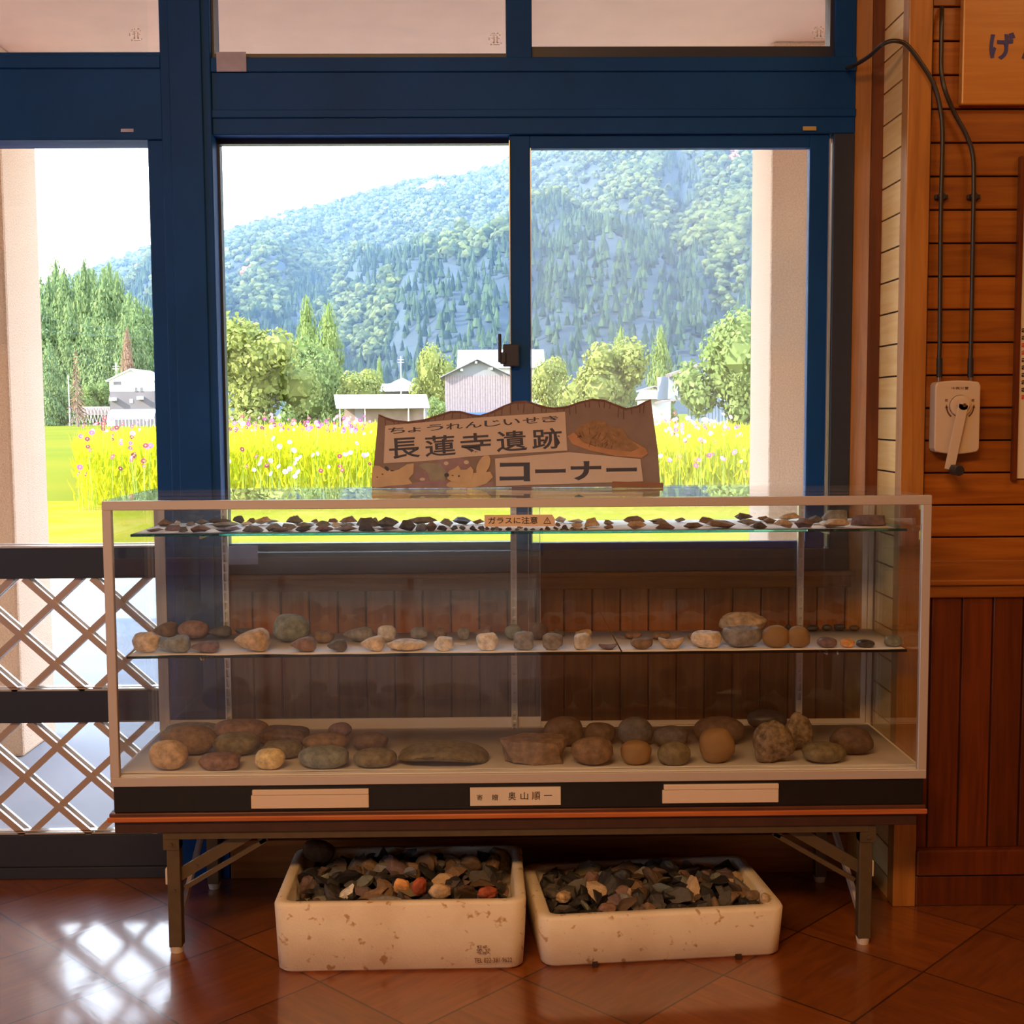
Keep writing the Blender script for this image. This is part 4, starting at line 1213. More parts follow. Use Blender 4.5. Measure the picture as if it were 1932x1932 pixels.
# bottom of the case: cobbles (x0, y0, x1, y1, shape, tone, label)
BOT = [
 (281, 1399, 356, 1457, 'cobble', 'tan', 'tan egg-shaped cobble at the front left corner of the case floor'),
 (301, 1367, 411, 1424, 'cobble', 'brown', 'big brown rounded cobble behind the tan egg-shaped one'),
 (312, 1346, 422, 1376, 'cobble', 'grey', 'large grey boulder at the back left corner of the case floor'),
 (374, 1424, 454, 1458, 'block', 'reddish', 'low reddish brown slab-like cobble in front, second from the left'),
 (403, 1355, 507, 1394, 'cobble', 'reddish', 'wide reddish cobble at the back behind an olive one'),
 (402, 1380, 490, 1425, 'cobble', 'olive', 'olive rounded cobble in front of the wide reddish one'),
 (481, 1412, 538, 1454, 'cobble', 'cream', 'small cream fruit-shaped cobble with a dimple on top'),
 (488, 1368, 583, 1406, 'block', 'dark brown', 'dark brown flat cobble at the back, left of the green pair'),
 (495, 1396, 571, 1431, 'block', 'olive', 'olive brown low cobble half behind the cream fruit-shaped one'),
 (571, 1381, 659, 1416, 'cobble', 'brown', 'rounded brown cobble behind the large green grey flat one'),
 (562, 1408, 659, 1453, 'cobble', 'green grey', 'large flat green grey cobble in the front row'),
 (619, 1363, 664, 1390, 'cobble', 'purplish', 'small dark purple round cobble at the back'),
 (665, 1381, 733, 1418, 'cobble', 'dark brown', 'dark oval cobble behind the olive oval one'),
 (667, 1410, 749, 1448, 'cobble', 'olive', 'olive oval cobble in front, left of the long curved slab'),
 (749, 1404, 925, 1456, 'arch', 'olive', 'long curved stone slab lying in the middle of the case floor'),
 (941, 1384, 1071, 1436, 'slab', 'brown', 'long broken brown stone block right of the curved slab'),
 (1026, 1350, 1100, 1408, 'cobble', 'dark brown', 'dark round ball stone behind the broken block'),
 (1101, 1362, 1162, 1406, 'cobble', 'dark brown', 'dark ball stone, second from the left in the back row of balls'),
 (1077, 1390, 1157, 1445, 'cobble', 'brown', 'large brown round cobble in front of two dark balls'),
 (1165, 1352, 1232, 1408, 'cobble', 'dark grey', 'tall dark grey ball stone behind the small orange brown one'),
 (1171, 1396, 1230, 1443, 'cobble', 'yellow brown', 'small orange brown ball stone in the front row'),
 (1233, 1369, 1299, 1412, 'cobble', 'dark grey', 'dark round ball stone behind the small olive one'),
 (1240, 1401, 1303, 1447, 'cobble', 'olive', 'small olive ball stone left of the yellow brown ball'),
 (1308, 1351, 1404, 1404, 'cobble', 'dark brown', 'biggest dark boulder at the back, behind the yellow brown ball'),
 (1319, 1372, 1386, 1440, 'cobble', 'yellow brown', 'yellow brown pitted ball stone in the front row'),
 (1421, 1358, 1499, 1440, 'lump', 'speckled', 'tall lumpy speckled coarse stone with a narrow top'),
 (1479, 1342, 1533, 1417, 'lump', 'speckled', 'narrow lumpy coarse stone behind the tall speckled one'),
 (1410, 1334, 1484, 1372, 'cobble', 'black', 'very dark boulder at the back behind the tall speckled stone'),
 (1512, 1400, 1596, 1442, 'cobble', 'olive', 'flattened olive cobble in front, rightmost of the front row'),
 (1565, 1370, 1647, 1424, 'cobble', 'dark brown', 'dark brown rounded cobble at the right end of the case floor'),
]
for x0, y0, x1, y1, k, tone, lab in BOT:
    w, d, h, X, Y = place_px(x0, y0, x1, y1, .4086, 0.392, 0.02, .72)
    rock('cobble' if k not in ('arch', 'slab') else 'stone_slab', 'stone', k, tone, (w, d, h), (X, Y, .4086), (0, 0), lab, 'cobbles on the floor of the case')
MID = [
 (250, 1195, 303, 1235, 'rough', 'pale tan', 'pale tan angular stone at the front left corner of the middle shelf'),
 (297, 1202, 360, 1237, 'wedge', 'blue grey', 'blue grey flat stone, second in the front row of the middle shelf'),
 (359, 1209, 414, 1233, 'wedge', 'purplish', 'purple grey wedge stone, third in the front row of the middle shelf'),
 (289, 1172, 335, 1203, 'wedge', 'brown', 'brown stone at the back left corner of the middle shelf'),
 (336, 1170, 394, 1205, 'cobble', 'reddish', 'dull reddish rounded stone at the back, second from the left on the middle shelf'),
 (390, 1180, 437, 1203, 'wedge', 'dark grey', 'dark low stone at the back, third from the left on the middle shelf'),
 (442, 1183, 493, 1200, 'slab', 'dark grey', 'dark flat stone at the back, just left of the big grey egg'),
 (441, 1191, 510, 1236, 'wedge', 'tan', 'tan grey slanted stone with a pale top, before the big grey egg'),
 (516, 1157, 586, 1211, 'cobble', 'green grey', 'big smooth green grey egg standing on the middle shelf'),
 (547, 1207, 597, 1237, 'wedge', 'reddish', 'reddish wedge stone with a pale top in the front row'),
 (592, 1191, 631, 1213, 'ring', 'brown', 'small brown ring-like stone right of the big grey egg'),
 (617, 1212, 655, 1236, 'wedge', 'dark grey', 'dark grey triangular stone in the front row'),
 (647, 1182, 705, 1211, 'wedge', 'grey', 'grey brown tilted stone at the back with a pointed right end'),
 (680, 1201, 726, 1231, 'wedge', 'pale tan', 'pale tan stone left of the long spindle'),
 (712, 1179, 748, 1211, 'block', 'pale grey', 'pale grey upright stone behind the long spindle'),
 (730, 1206, 806, 1229, 'spindle', 'pale tan', 'long pale spindle-shaped stone in the front row'),
 (774, 1183, 809, 1206, 'block', 'grey', 'grey rounded stone behind the right tip of the spindle'),
 (818, 1184, 843, 1206, 'cobble', 'brown', 'small brown upright pebble in the back row'),
 (818, 1202, 856, 1230, 'block', 'white', 'pale blocky stone in front of the small brown pebble'),
 (863, 1184, 887, 1207, 'block', 'grey', 'small grey brown block stone in the back row beside the white card'),
 (895, 1181, 930, 1205, 'wedge', 'reddish', 'reddish slanted stone behind the big white one'),
 (898, 1194, 941, 1229, 'block', 'white', 'big white stone before the reddish slanted one'),
 (952, 1178, 985, 1207, 'cobble', 'green grey', 'green grey upright stone left of the centre upright'),
 (969, 1193, 1007, 1229, 'block', 'grey', 'grey heart-shaped stone in front of the centre upright'),
 (999, 1174, 1034, 1207, 'cobble', 'dark brown', 'dark brown tall stone right of the centre upright'),
 (1023, 1194, 1062, 1227, 'block', 'grey', 'speckled grey blunt stone in the front row right of centre'),
 (1044, 1187, 1066, 1203, 'block', 'dark grey', 'little dark stone peeping out behind the speckled grey one'),
 (1085, 1187, 1117, 1202, 'wedge', 'tan', 'tan low stone behind the pale upright one'),
 (1082, 1194, 1116, 1226, 'block', 'pale grey', 'pale upright stone, last before the join of the two papers'),
 (1129, 1214, 1164, 1225, 'crescent', 'purplish', 'purple crescent-shaped stone at the join of the two papers'),
 (1178, 1192, 1211, 1205, 'cobble', 'reddish', 'reddish brown oval stone in the back row, first on the right paper'),
 (1190, 1206, 1232, 1227, 'ring', 'brown', 'brown ring-shaped stone at the front, first on the right paper'),
 (1228, 1192, 1266, 1206, 'cobble', 'brown', 'brown oval stone in the back row, second on the right paper'),
 (1242, 1204, 1291, 1226, 'crescent', 'tan', 'tan notched stone between the ring and the hollowed one'),
 (1298, 1195, 1313, 1207, 'ring', 'brown', 'tiny brown ring behind the hollowed pale stone'),
 (1303, 1195, 1362, 1227, 'ring', 'pale tan', 'pale round stone hollowed on top'),
 (1361, 1186, 1437, 1225, 'bowl', 'grey', 'dark grey bowl-like stone with upturned ends'),
 (1357, 1148, 1447, 1192, 'rough', 'tan', 'biggest rugged tan rock at the back of the middle shelf'),
 (1437, 1182, 1489, 1225, 'cobble', 'yellow brown', 'yellow brown rounded stone, left one of the touching pair'),
 (1484, 1183, 1528, 1224, 'cobble', 'yellow brown', 'yellow brown round stone, right one of the touching pair'),
 (1452, 1174, 1480, 1185, 'rough', 'black', 'black speckled chip behind the yellow brown pair, leftmost of the black chips'),
 (1480, 1178, 1494, 1190, 'rough', 'black', 'black chip half hidden behind the yellow brown pair'),
 (1498, 1176, 1515, 1186, 'rough', 'black', 'black chip right behind the slotted upright on the right'),
 (1520, 1174, 1545, 1186, 'cobble', 'black', 'black pebble, fourth from the right among the black chips'),
 (1551, 1174, 1570, 1186, 'cobble', 'black', 'black pebble, third from the right among the black chips'),
 (1574, 1173, 1595, 1186, 'block', 'black', 'black block-like pebble, second from the right among the black chips'),
 (1602, 1176, 1622, 1186, 'cobble', 'dark brown', 'dark brown pebble, rightmost in the back row of the middle shelf'),
 (1541, 1202, 1579, 1222, 'cobble', 'purplish', 'mauve oval pebble left of the orange one'),
 (1585, 1204, 1613, 1222, 'rough', 'orange', 'orange pebble in the front row of the middle shelf'),
 (1615, 1207, 1650, 1222, 'cobble', 'black', 'glossy black violet oval pebble right of the orange one'),
 (1668, 1198, 1702, 1220, 'cobble', 'green grey', 'grey green pebble at the front right corner of the middle shelf'),
]
for x0, y0, x1, y1, k, tone, lab in MID:
    w, d, h, X, Y = place_px(x0, y0, x1, y1, .6522, 0.380, 0.13, .8)
    tilt = .35 if k == 'wedge' and (x0 % 2) else 0
    rock('stone_tool' if k not in ('cobble',) else 'pebble', 'stone', k, tone, (w, d, h), (X, Y, .6522), (0, 0), lab, 'stone tools on the middle shelf')
g = atZ(868, 1214.5, .6524)
tag(MB().box(g[0] - .0135, g[0] + .0135, g[1] - .012, g[1] + .012, .6522, .6530).build('label_card', M['white_paper'], origin=(g[0], g[1], .6522)),
    'small white blank-looking card lying between stones on the middle shelf', 'card')
TOP = [
 (297,979,325,993,'brown'),(277,996,310,1003,'purplish'),(310,990,344,1001,'purplish'),(327,982,342,990,'pale grey'),(337,993,354,1004,'dark grey'),(351,984,369,992,'grey'),(369,979,394,990,'grey'),
 (359,991,398,1005,'reddish'),(395,974,436,984,'dark grey'),(395,983,452,995,'grey'),(439,972,461,987,'dark grey'),(408,995,456,1006,'purplish'),(454,984,479,992,'white'),(456,991,497,1006,'grey'),
 (466,975,484,985,'brown'),(482,974,512,990,'tan'),(500,979,527,987,'grey'),(502,987,533,1003,'blue grey'),(510,997,552,1006,'brown'),(540,972,572,989,'olive'),(531,987,560,1001,'grey'),
 (557,984,593,996,'green grey'),(557,996,586,1007,'dark grey'),(586,979,602,987,'grey'),(596,982,625,995,'green grey'),(594,994,629,1007,'reddish'),(619,978,638,987,'reddish'),(640,973,674,987,'brown'),
 (625,985,644,996,'white'),(629,995,674,1006,'brown'),(641,986,671,996,'grey'),(671,976,716,996,'dark grey'),(676,988,707,1007,'dark grey'),(700,976,714,995,'grey'),(711,974,752,995,'dark grey'),(712,996,752,1006,'purplish'),
 (752,984,784,1006,'dark grey'),(770,974,824,990,'olive'),(784,990,807,1006,'blue grey'),(804,987,824,1005,'brown'),(830,978,855,994,'grey'),(824,991,844,1002,'dark grey'),(855,975,889,990,'black'),(891,979,914,989,'brown'),
 (850,991,864,1001,'dark grey'),(866,992,879,1001,'dark grey'),(886,992,897,1003,'dark grey'),(901,992,915,1001,'dark grey'),(915,993,924,1000,'dark grey'),(892,1002,901,1006,'black'),(905,1001,915,1006,'grey'),(925,998,936,1006,'green grey'),
 (933,993,943,1000,'grey'),(939,999,948,1005,'dark grey'),(953,996,966,1003,'dark grey'),(971,999,981,1004,'grey'),(975,993,987,998,'brown'),(988,997,996,1003,'dark grey'),(1000,997,1010,1002,'green grey'),(1017,997,1025,1002,'reddish'),
 (1028,994,1039,1002,'brown'),(1043,995,1054,1003,'brown'),(1056,999,1064,1003,'grey'),(1060,990,1072,1000,'dark grey'),(1075,994,1083,999,'dark grey'),(1069,1000,1075,1003,'black'),(1080,998,1088,1002,'grey'),(1094,999,1100,1003,'dark grey'),(1101,995,1110,999,'reddish'),(1087,997,1096,999,'reddish'),
 (1047,974,1068,986,'pale grey'),(1047,985,1058,994,'brown'),(1070,979,1101,987,'pale grey'),(1078,985,1099,996,'tan'),(1103,976,1131,994,'tan'),(1139,980,1158,991,'grey'),(1139,989,1157,998,'reddish'),
 (1176,973,1215,989,'brown'),(1184,984,1219,1000,'tan'),(1224,977,1256,986,'grey'),(1233,981,1262,992,'brown'),(1236,989,1273,999,'reddish'),(1273,976,1293,985,'blue grey'),(1290,987,1327,1000,'brown'),(1318,975,1353,992,'brown'),(1334,983,1389,1000,'brown'),
 (1387,967,1421,982,'dark brown'),(1392,979,1431,991,'grey'),(1429,973,1449,983,'brown'),(1415,985,1448,998,'dark grey'),(1440,976,1465,988,'brown'),(1470,967,1510,983,'tan'),(1460,981,1496,998,'tan'),(1499,978,1535,997,'purplish'),(1519,972,1552,989,'dark grey'),
 (1550,962,1599,982,'grey'),(1551,979,1603,996,'tan'),(1608,972,1671,992,'purplish')]
SPECIAL = {(855,975,889,990): 'very dark pointed stone standing left of the caution sticker, top shelf', (770,974,824,990): 'largest dark domed flake of the heap on the top glass shelf',
           (1608,972,1671,992): 'big purplish slab at the right end of the top glass shelf', (1550,962,1599,982): 'grey ridged stone lying on a tan one near the right end of the top shelf',
           (1551,979,1603,996): 'tan stone with a shell-like scar near the right end of the top shelf', (1273,976,1293,985): 'small blue grey curled flake alone at the back of the top shelf',
           (1103,976,1131,994): 'tan angular piece alone on the white paper right of the caution sticker'}
rows = {'front': [], 'middle': [], 'back': []}
for t in TOP:
    r_ = 'front' if t[3] >= 997 else ('middle' if t[3] >= 988 else 'back')
    rows[r_].append(t)
for r_, lst in rows.items():
    lst.sort(key=lambda t: t[0] + t[2])
    for i, (x0, y0, x1, y1, tone) in enumerate(lst):
        w, d, h, X, Y = place_px(x0, y0, x1, y1, .9297, 0.385, 0.126, .75)
        small = (x1 - x0) < 17
        lab = SPECIAL.get((x0, y0, x1, y1)) or '%s %s, %s in the %s row of the top shelf' % (tone, 'stone chip' if small else 'stone flake', ordinal(i), r_)
        kind = 'flake' if not (x0 in (1550, 1608, 770, 1334)) else ('slab' if x0 in (1608, 1550) else 'flake')
        rock('stone_chip' if small else 'stone_flake', 'stone', kind, tone, (w * 1.04, d, h), (X, Y, .9297), (0, 0), lab, 'chipped stones on the top glass shelf')

# stone chips heaped in the two foam boxes
chips = {}
for tone in ('dark grey', 'black', 'brown', 'grey', 'dark brown', 'olive', 'green grey', 'purplish', 'tan', 'reddish'):
    for v in range(3):
        SEED[0] += 1
        me = rock_mesh('flake' if v < 2 else 'rough', SEED[0], (1, .72, .34 if v < 2 else .45))
        me.materials.append(RK[tone]); chips[(tone, v)] = me
WEI = ['dark grey'] * 7 + ['black'] * 16 + ['brown'] * 3 + ['grey'] * 2 + ['dark brown'] * 6 + ['olive'] * 1 + ['green grey'] * 1 + ['purplish'] * 2 + ['tan'] + ['reddish']
def heap(fb, z0, dome, n, seed, where, special):
    bx, c, d, nrm, hx, hy = fb
    rnd = random.Random(seed)
    ix, iy = hx - .034, hy - .036
    gx = int(round(math.sqrt(n * ix / iy))); gy = int(math.ceil(n / gx))
    grp = 'stone chips heaped in the ' + where
    lv, lf, lm = [], [], []
    for q in range(170):       # chips packed underneath, only glimpsed through the gaps
        me = chips[(rnd.choice(WEI), 0)]
        k = len(lv); s = rnd.uniform(.045, .07)
        p = c + d * (rnd.uniform(-.9, .9) * ix) + nrm * (rnd.uniform(-.88, .88) * iy)
        R_ = Euler((rnd.uniform(-.8, .8), rnd.uniform(-.8, .8), rnd.uniform(0, 6))).to_matrix()
        zz = z0 - .022 + dome * .5 * rnd.random()
        lv += [tuple(R_ @ (v.co * s) + Vector((p.x, p.y, zz))) for v in me.vertices]
        lf += [tuple(i + k for i in f.vertices) for f in me.polygons]
    me = bpy.data.meshes.new('packed_stone_chips'); me.from_pydata(lv, [], lf); me.materials.append(RK['black'])
    o = bpy.data.objects.new('packed_stone_chips', me); COL.objects.link(o)
    tag(o, 'dark stone chips packed under the top layer in the ' + where, 'stones', None, 'stuff')
    for low, j in [(0, j) for j in range(gy)]:
        for i in range(gx):
            u = ((i + .5 + rnd.uniform(-.35, .35)) / gx * 2 - 1); v = ((j + .5 + rnd.uniform(-.35, .35)) / gy * 2 - 1)
            u = max(-.93, min(.93, u)); v = max(-.9, min(.9, v))
            z = z0 + dome * (1 - u * u) * (1 - .8 * v * v) + rnd.uniform(-.006, .008) - low
            tone = rnd.choice(WEI)
            o = bpy.data.objects.new('stone_chip', chips[(tone, rnd.randrange(3) if rnd.random() < .3 else rnd.randrange(2))])
            COL.objects.link(o)
            s = rnd.uniform(.038, .078)
            p = c + d * (u * ix) + nrm * (v * iy)
            o.location = (p.x, p.y, z)
            o.scale = (s, s, s * rnd.uniform(.8, 1.3))
            o.rotation_euler = (rnd.uniform(-1.1, 1.1), rnd.uniform(-1.1, 1.1), rnd.uniform(0, 6.28))
            tag(o, '%s chipped stone heaped among others in the %s' % (tone, where), 'stone', grp)
    for px_, py_, w_, h_, dd, kind, tone, rot, lab in special:
        zz = z0 + dome * .75
        g = atZ(px_, py_, zz)
        SEED[0] += 1
        me = rock_mesh(kind, SEED[0], (w_, dd, h_))
        me.materials.append(RK[tone])
        o = bpy.data.objects.new('stone_chip', me); COL.objects.link(o)
        o.location = (g[0], min(g[1], c.y + iy - .01), zz)
        o.rotation_euler = rot
        tag(o, lab, 'stone', grp)
heap(FB1, 0.116, 0.034, 118, 41, 'taller foam box', [
 (655, 1688, .052, .016, .026, 'flake', 'white', (.5, -.75, .3), 'bright white flake leaning in the taller foam box'),
 (757, 1688, .036, .040, .022, 'block', 'orange', (.2, .1, 0), 'orange brown squarish stone in the taller foam box'),
 (788, 1690, .034, .044, .022, 'rough', 'red', (.2, .1, .4), 'deep red stone beside the orange one in the taller foam box'),
 (700, 1692, .085, .014, .024, 'flake', 'brown', (.3, -.45, .2), 'long brown blade of stone slanting in the taller foam box'),
 (728, 1703, .070, .014, .020, 'spindle', 'grey', (.2, 0, 0), 'long grey stone lying at the front rim of the taller foam box'),
 (828, 1696, .050, .036, .03, 'rough', 'tan', (.1, .1, .2), 'pale tan lump near the front rim of the taller foam box'),
 (893, 1656, .030, .018, .02, 'flake', 'yellow brown', (.3, .1, 0), 'yellow brown chip on the right of the heap in the taller foam box'),
 (918, 1694, .048, .026, .025, 'rough', 'red', (.1, .1, .3), 'red brown stone near the front right corner of the taller foam box'),
 (598, 1625, .075, .050, .05, 'cobble', 'dark brown', (0, .2, 0), 'big brown rounded stone at the back left of the taller foam box'),
])
heap(FB2, 0.083, 0.030, 118, 77, 'shallower foam box', [
 (1185, 1655, .105, .020, .080, 'flake', 'dark brown', (.75, .25, .1), 'largest flat dark slab leaning in the shallower foam box'),
 (1235, 1655, .030, .022, .02, 'rough', 'reddish', (.1, .2, .4), 'pinkish chip right of the large slab in the shallower foam box'),
 (1287, 1657, .030, .020, .02, 'rough', 'reddish', (.1, .2, .1), 'pinkish chip at the middle back of the shallower foam box'),
 (1130, 1683, .040, .016, .025, 'flake', 'orange', (.3, .1, .5), 'orange tinged flake left of the large slab in the shallower foam box'),
 (1186, 1700, .010, .032, .012, 'rough', 'tan', (.1, .1, 0), 'thin pale upright splinter in the shallower foam box'),
 (1062, 1703, .040, .026, .03, 'rough', 'tan', (.1, .1, .9), 'tan lump near the front left corner of the shallower foam box'),
 (1145, 1722, .042, .022, .02, 'rough', 'reddish', (.1, .1, .2), 'reddish stone at the front rim of the shallower foam box'),
 (1225, 1716, .034, .018, .02, 'flake', 'brown', (.4, .1, .2), 'brown flake in the middle of the front rim of the shallower foam box'),
 (1418, 1700, .032, .024, .02, 'block', 'brown', (.1, .1, .2), 'brown block near the front right corner of the shallower foam box'),
 (1440, 1706, .022, .026, .02, 'rough', 'tan', (.1, .3, .2), 'pale tan chip at the front right corner of the shallower foam box'),
])

# ------------------------------------------------------------------ outdoors
GZ = -0.12
OUT = 0.70
def oplain(name, c, *a, **k):
    if 'c2' in k: k['c2'] = [v * OUT for v in k['c2']]
    return plain(name, [v * OUT for v in c], *a, **k)
def oleafy(name, c1, c2, *a):
    return leafy(name, [v * OUT for v in c1], [v * OUT for v in c2], *a)
M['lawn'] = oplain('sunlit_short_grass', (0.24, 0.235, 0.010), 0.9, c2=(0.34, 0.25, 0.035), scale=1.2, bump=0.2, spec=0.0)
M['field'] = oplain('ripe_field', (0.13, 0.165, 0.02), 0.9, c2=(0.22, 0.19, 0.02), scale=0.12, spec=0.0)
M['hill'] = oplain('wooded_hill_ground', (0.015, 0.03, 0.035), 0.9, var=0.2, scale=0.02)
M['bark'] = oplain('bark', (0.20, 0.14, 0.10), 0.9)
M['lf_yellow'] = oleafy('yellow_green_leaves', (0.22, 0.26, 0.06), (0.44, 0.46, 0.15), 0.4)
M['lf_mid'] = oleafy('mid_green_leaves', (0.17, 0.24, 0.07), (0.34, 0.42, 0.15), 0.4)
M['lf_cedar'] = oleafy('cedar_green', (0.11, 0.18, 0.08), (0.30, 0.38, 0.15), 0.3)
M['lf_dead'] = oleafy('dead_brown_needles', (0.26, 0.15, 0.10), (0.40, 0.26, 0.17), 0.2)
M['lf_far_con'] = oleafy('far_conifer_green', (0.008, 0.020, 0.020), (0.065, 0.10, 0.045), 0.0)
M['lf_far_broad'] = oleafy('far_broadleaf_green', (0.028, 0.048, 0.022), (0.14, 0.165, 0.055), 0.0)
M['lf_far_red'] = oleafy('far_autumn_red', (0.32, 0.14, 0.09), (0.42, 0.22, 0.14), 0.0)
M['cosmos_leaf'] = oleafy('cosmos_foliage', (0.46, 0.54, 0.018), (0.85, 0.76, 0.03), 0.5)
M['white_wall'] = oplain('white_house_wall', (0.82, 0.80, 0.78), 0.7)
M['grey_wall'] = oplain('grey_brown_siding', (0.13, 0.11, 0.115), 0.7)
M['pink_siding'] = oplain('faded_pink_siding', (0.27, 0.21, 0.215), 0.8, var=0.14, scale=6)
M['grey_gable'] = oplain('grey_gable_board', (0.22, 0.215, 0.22), 0.8)
M['white_roof'] = oplain('white_metal_roof', (0.86, 0.85, 0.87), 0.5)
M['rust_wall'] = oplain('rusty_brown_siding', (0.26, 0.18, 0.15), 0.8, var=0.2, scale=2)
M['blue_wall'] = oplain('pale_blue_siding', (0.27, 0.32, 0.42), 0.7)
M['blue_roof'] = oplain('blue_metal', (0.05, 0.13, 0.36), 0.5)
M['brown_roof'] = oplain('brown_metal_roof', (0.24, 0.19, 0.19), 0.6)
M['dark_win'] = oplain('dark_window_pane', (0.10, 0.10, 0.10), 0.2)
M['pole'] = oplain('concrete_pole', (0.62, 0.56, 0.50), 0.8)
M['net'] = oplain('greenhouse_film', (0.80, 0.78, 0.82), 0.5)

struct('lawn', MB().box(-60, 60, 7.2, 16.5, -0.5, GZ), M['lawn'])
struct('field_ground', MB().box(-500, 400, 16.5, 620, -0.8, GZ - .01), M['field'])

def on(px, Y, z=None):
    return atY(px, 777, Y)[0]
def zat(px, py, Y):
    return atY(px, py, Y)[2]

# mountain: terrain sheet under the ridge line of the photograph
RX = [-700, -200, 100, 225, 290, 403, 450, 500, 560, 620, 680, 740, 790, 850, 900, 950, 1000, 1050, 1120, 1200, 1300, 1400, 1550, 1900, 2600]
RY = [640, 600, 545, 498, 474, 446, 441, 424, 408, 397, 377, 361, 348, 342, 337, 316, 290, 268, 238, 200, 165, 140, 120, 110, 150]
Y0, Y1 = 560.0, 1750.0
def ridge_z(px, Y=Y1): return 1.2 + (777 - np.interp(px, RX, RY)) / FPX * (Y + 2.7) * 0.985
def hill_z(px, t):
    zr = ridge_z(px)
    base = zr * (0.02 + 0.98 * (t ** 1.05))
    x = (px - 930) / FPX
    sp_ = noise.noise(Vector((px / 170.0 + t * 1.6, t * 2.2, 0))) * 80 * math.sin(PI * min(1, t)) 
    sp_ += noise.noise(Vector((px / 60.0 - t * 2, t * 6, 7))) * 26 * math.sin(PI * min(1, t))
    return base + sp_
NX, NT = 150, 60
vs, fs = [], []
for i in range(NX + 1):
    px = -700 + 3300 * i / NX
    for j in range(NT + 1):
        t = j / NT
        Y = Y0 + (Y1 - Y0) * t
        X = CAM[0] + (px - 930) / FPX * (Y + 2.7)
        vs.append((X, Y, hill_z(px, t) - 6 if j else -3))
for i in range(NX):
    for j in range(NT):
        a = i * (NT + 1) + j
        fs.append((a, a + NT + 1, a + NT + 2, a + 1))
k = len(vs)
for i in range(NX + 1):      # far side, so that the hill has a body
    px = -700 + 3300 * i / NX
    vs.append((CAM[0] + (px - 930) / FPX * (Y1 + 500), Y1 + 500, -10))
for i in range(NX):
    a = i * (NT + 1) + NT
    fs.append((a, a + NT + 1, k + i + 1, k + i))
hl = MB().add(vs, fs).build('mountain', M['hill'], smooth=True)
hl['kind'] = 'structure'

# trees of the mountain: nobody could count them
rnd = random.Random(11)
ico = bmesh.new(); bmesh.ops.create_icosphere(ico, subdivisions=1, radius=1.0)
IV = [v.co.copy() for v in ico.verts]; IF = [tuple(v.index for v in f.verts) for f in ico.faces]; ico.free()
t_ = (1 + 5 ** .5) / 2; q_ = 1 / math.sqrt(1 + t_ * t_)
JV = [Vector(v) * q_ for v in ((-1, t_, 0), (1, t_, 0), (-1, -t_, 0), (1, -t_, 0), (0, -1, t_), (0, 1, t_), (0, -1, -t_), (0, 1, -t_), (t_, 0, -1), (t_, 0, 1), (-t_, 0, -1), (-t_, 0, 1))]
JF = [(0, 11, 5), (0, 5, 1), (0, 1, 7), (0, 7, 10), (0, 10, 11), (1, 5, 9), (5, 11, 4), (11, 10, 2), (10, 7, 6), (7, 1, 8), (3, 9, 4), (3, 4, 2), (3, 2, 6), (3, 6, 8), (3, 8, 9), (4, 9, 5), (2, 4, 11), (6, 2, 10), (8, 6, 7), (9, 8, 1)]
fv, ff, fm = [], [], []
def far_cone(x, y, z, h, r):
    k = len(fv); n = 6
    for (zz, rr) in ((.0, 1.0), (.45, .62)):
        a0 = rnd.uniform(0, 1)
        for i in range(n):
            q = rr * r * rnd.uniform(.8, 1.15)
            fv.append((x + q * math.cos(a0 + 2 * PI * i / n), y + q * math.sin(a0 + 2 * PI * i / n), z + zz * h))
    fv.append((x, y, z + .72 * h)); fv.append((x, y, z + h))
    for i in range(n):
        j = (i + 1) % n
        ff.append((k + i, k + j, k + 2 * n)); fm.append(0)
        ff.append((k + n + i, k + n + j, k + 2 * n + 1)); fm.append(0)
def far_blob(x, y, z, r, mi):
    for q in range(7):
        k = len(fv)
        t = rnd.uniform(0, 6.28); u = rnd.uniform(.2, 1)
        dx, dy, dz = u * r * .75 * math.cos(t), u * r * .75 * math.sin(t), r * (1.1 - .9 * u); s = r * rnd.uniform(.30, .50)
        for v in JV:
            g = s * rnd.uniform(.8, 1.2)
            fv.append((x + dx + v.x * g, y + dy + v.y * g, z + dz + r * .35 + v.z * g * .85))
        for f in JF:
            ff.append(tuple(i + k for i in f)); fm.append(mi)
cnt = 0
while cnt < 13000:
    px = rnd.uniform(60, 1480) if rnd.random() < .93 else rnd.uniform(-500, 2300)
    t = rnd.random() ** .8
    t = min(1.0, .02 + t)
    Y = Y0 + (Y1 - Y0) * t
    X = CAM[0] + (px - 930) / FPX * (Y + 2.7)
    z = hill_z(px, t) - 6
    con = noise.noise(Vector((px / 110.0, t * 5, 3))) * 1.2 + (.36 - t) * 2.2 > 0.0 or rnd.random() < .10
    if con:
        h = rnd.uniform(6, 12); far_cone(X, Y, z + rnd.uniform(0, 3), h, h * rnd.uniform(.20, .29))
    else:
        rr = rnd.uniform(4.5, 9)
        red = noise.noise(Vector((px / 60.0, t * 7, 9))) > .50 and t > .45
        far_blob(X, Y, z, rr, 2 if red else 1)
    cnt += 1
for i in range(420):       # close row along the ridge
    px = -300 + 2600 * i / 420
    X = CAM[0] + (px - 930) / FPX * (Y1 + 2.7)
    far_blob(X, Y1 - 6, hill_z(px, 1.0) - 8, rnd.uniform(7, 12), 1)
mb = MB(); mb.v, mb.f, mb.mi = fv, ff, fm
me = bpy.data.meshes.new('mountain_forest'); me.from_pydata(fv, [], ff)
for q in ('lf_far_con', 'lf_far_broad', 'lf_far_red'): me.materials.append(M[q])
me.polygons.foreach_set('material_index', fm)
fo = bpy.data.objects.new('mountain_forest', me); COL.objects.link(fo)
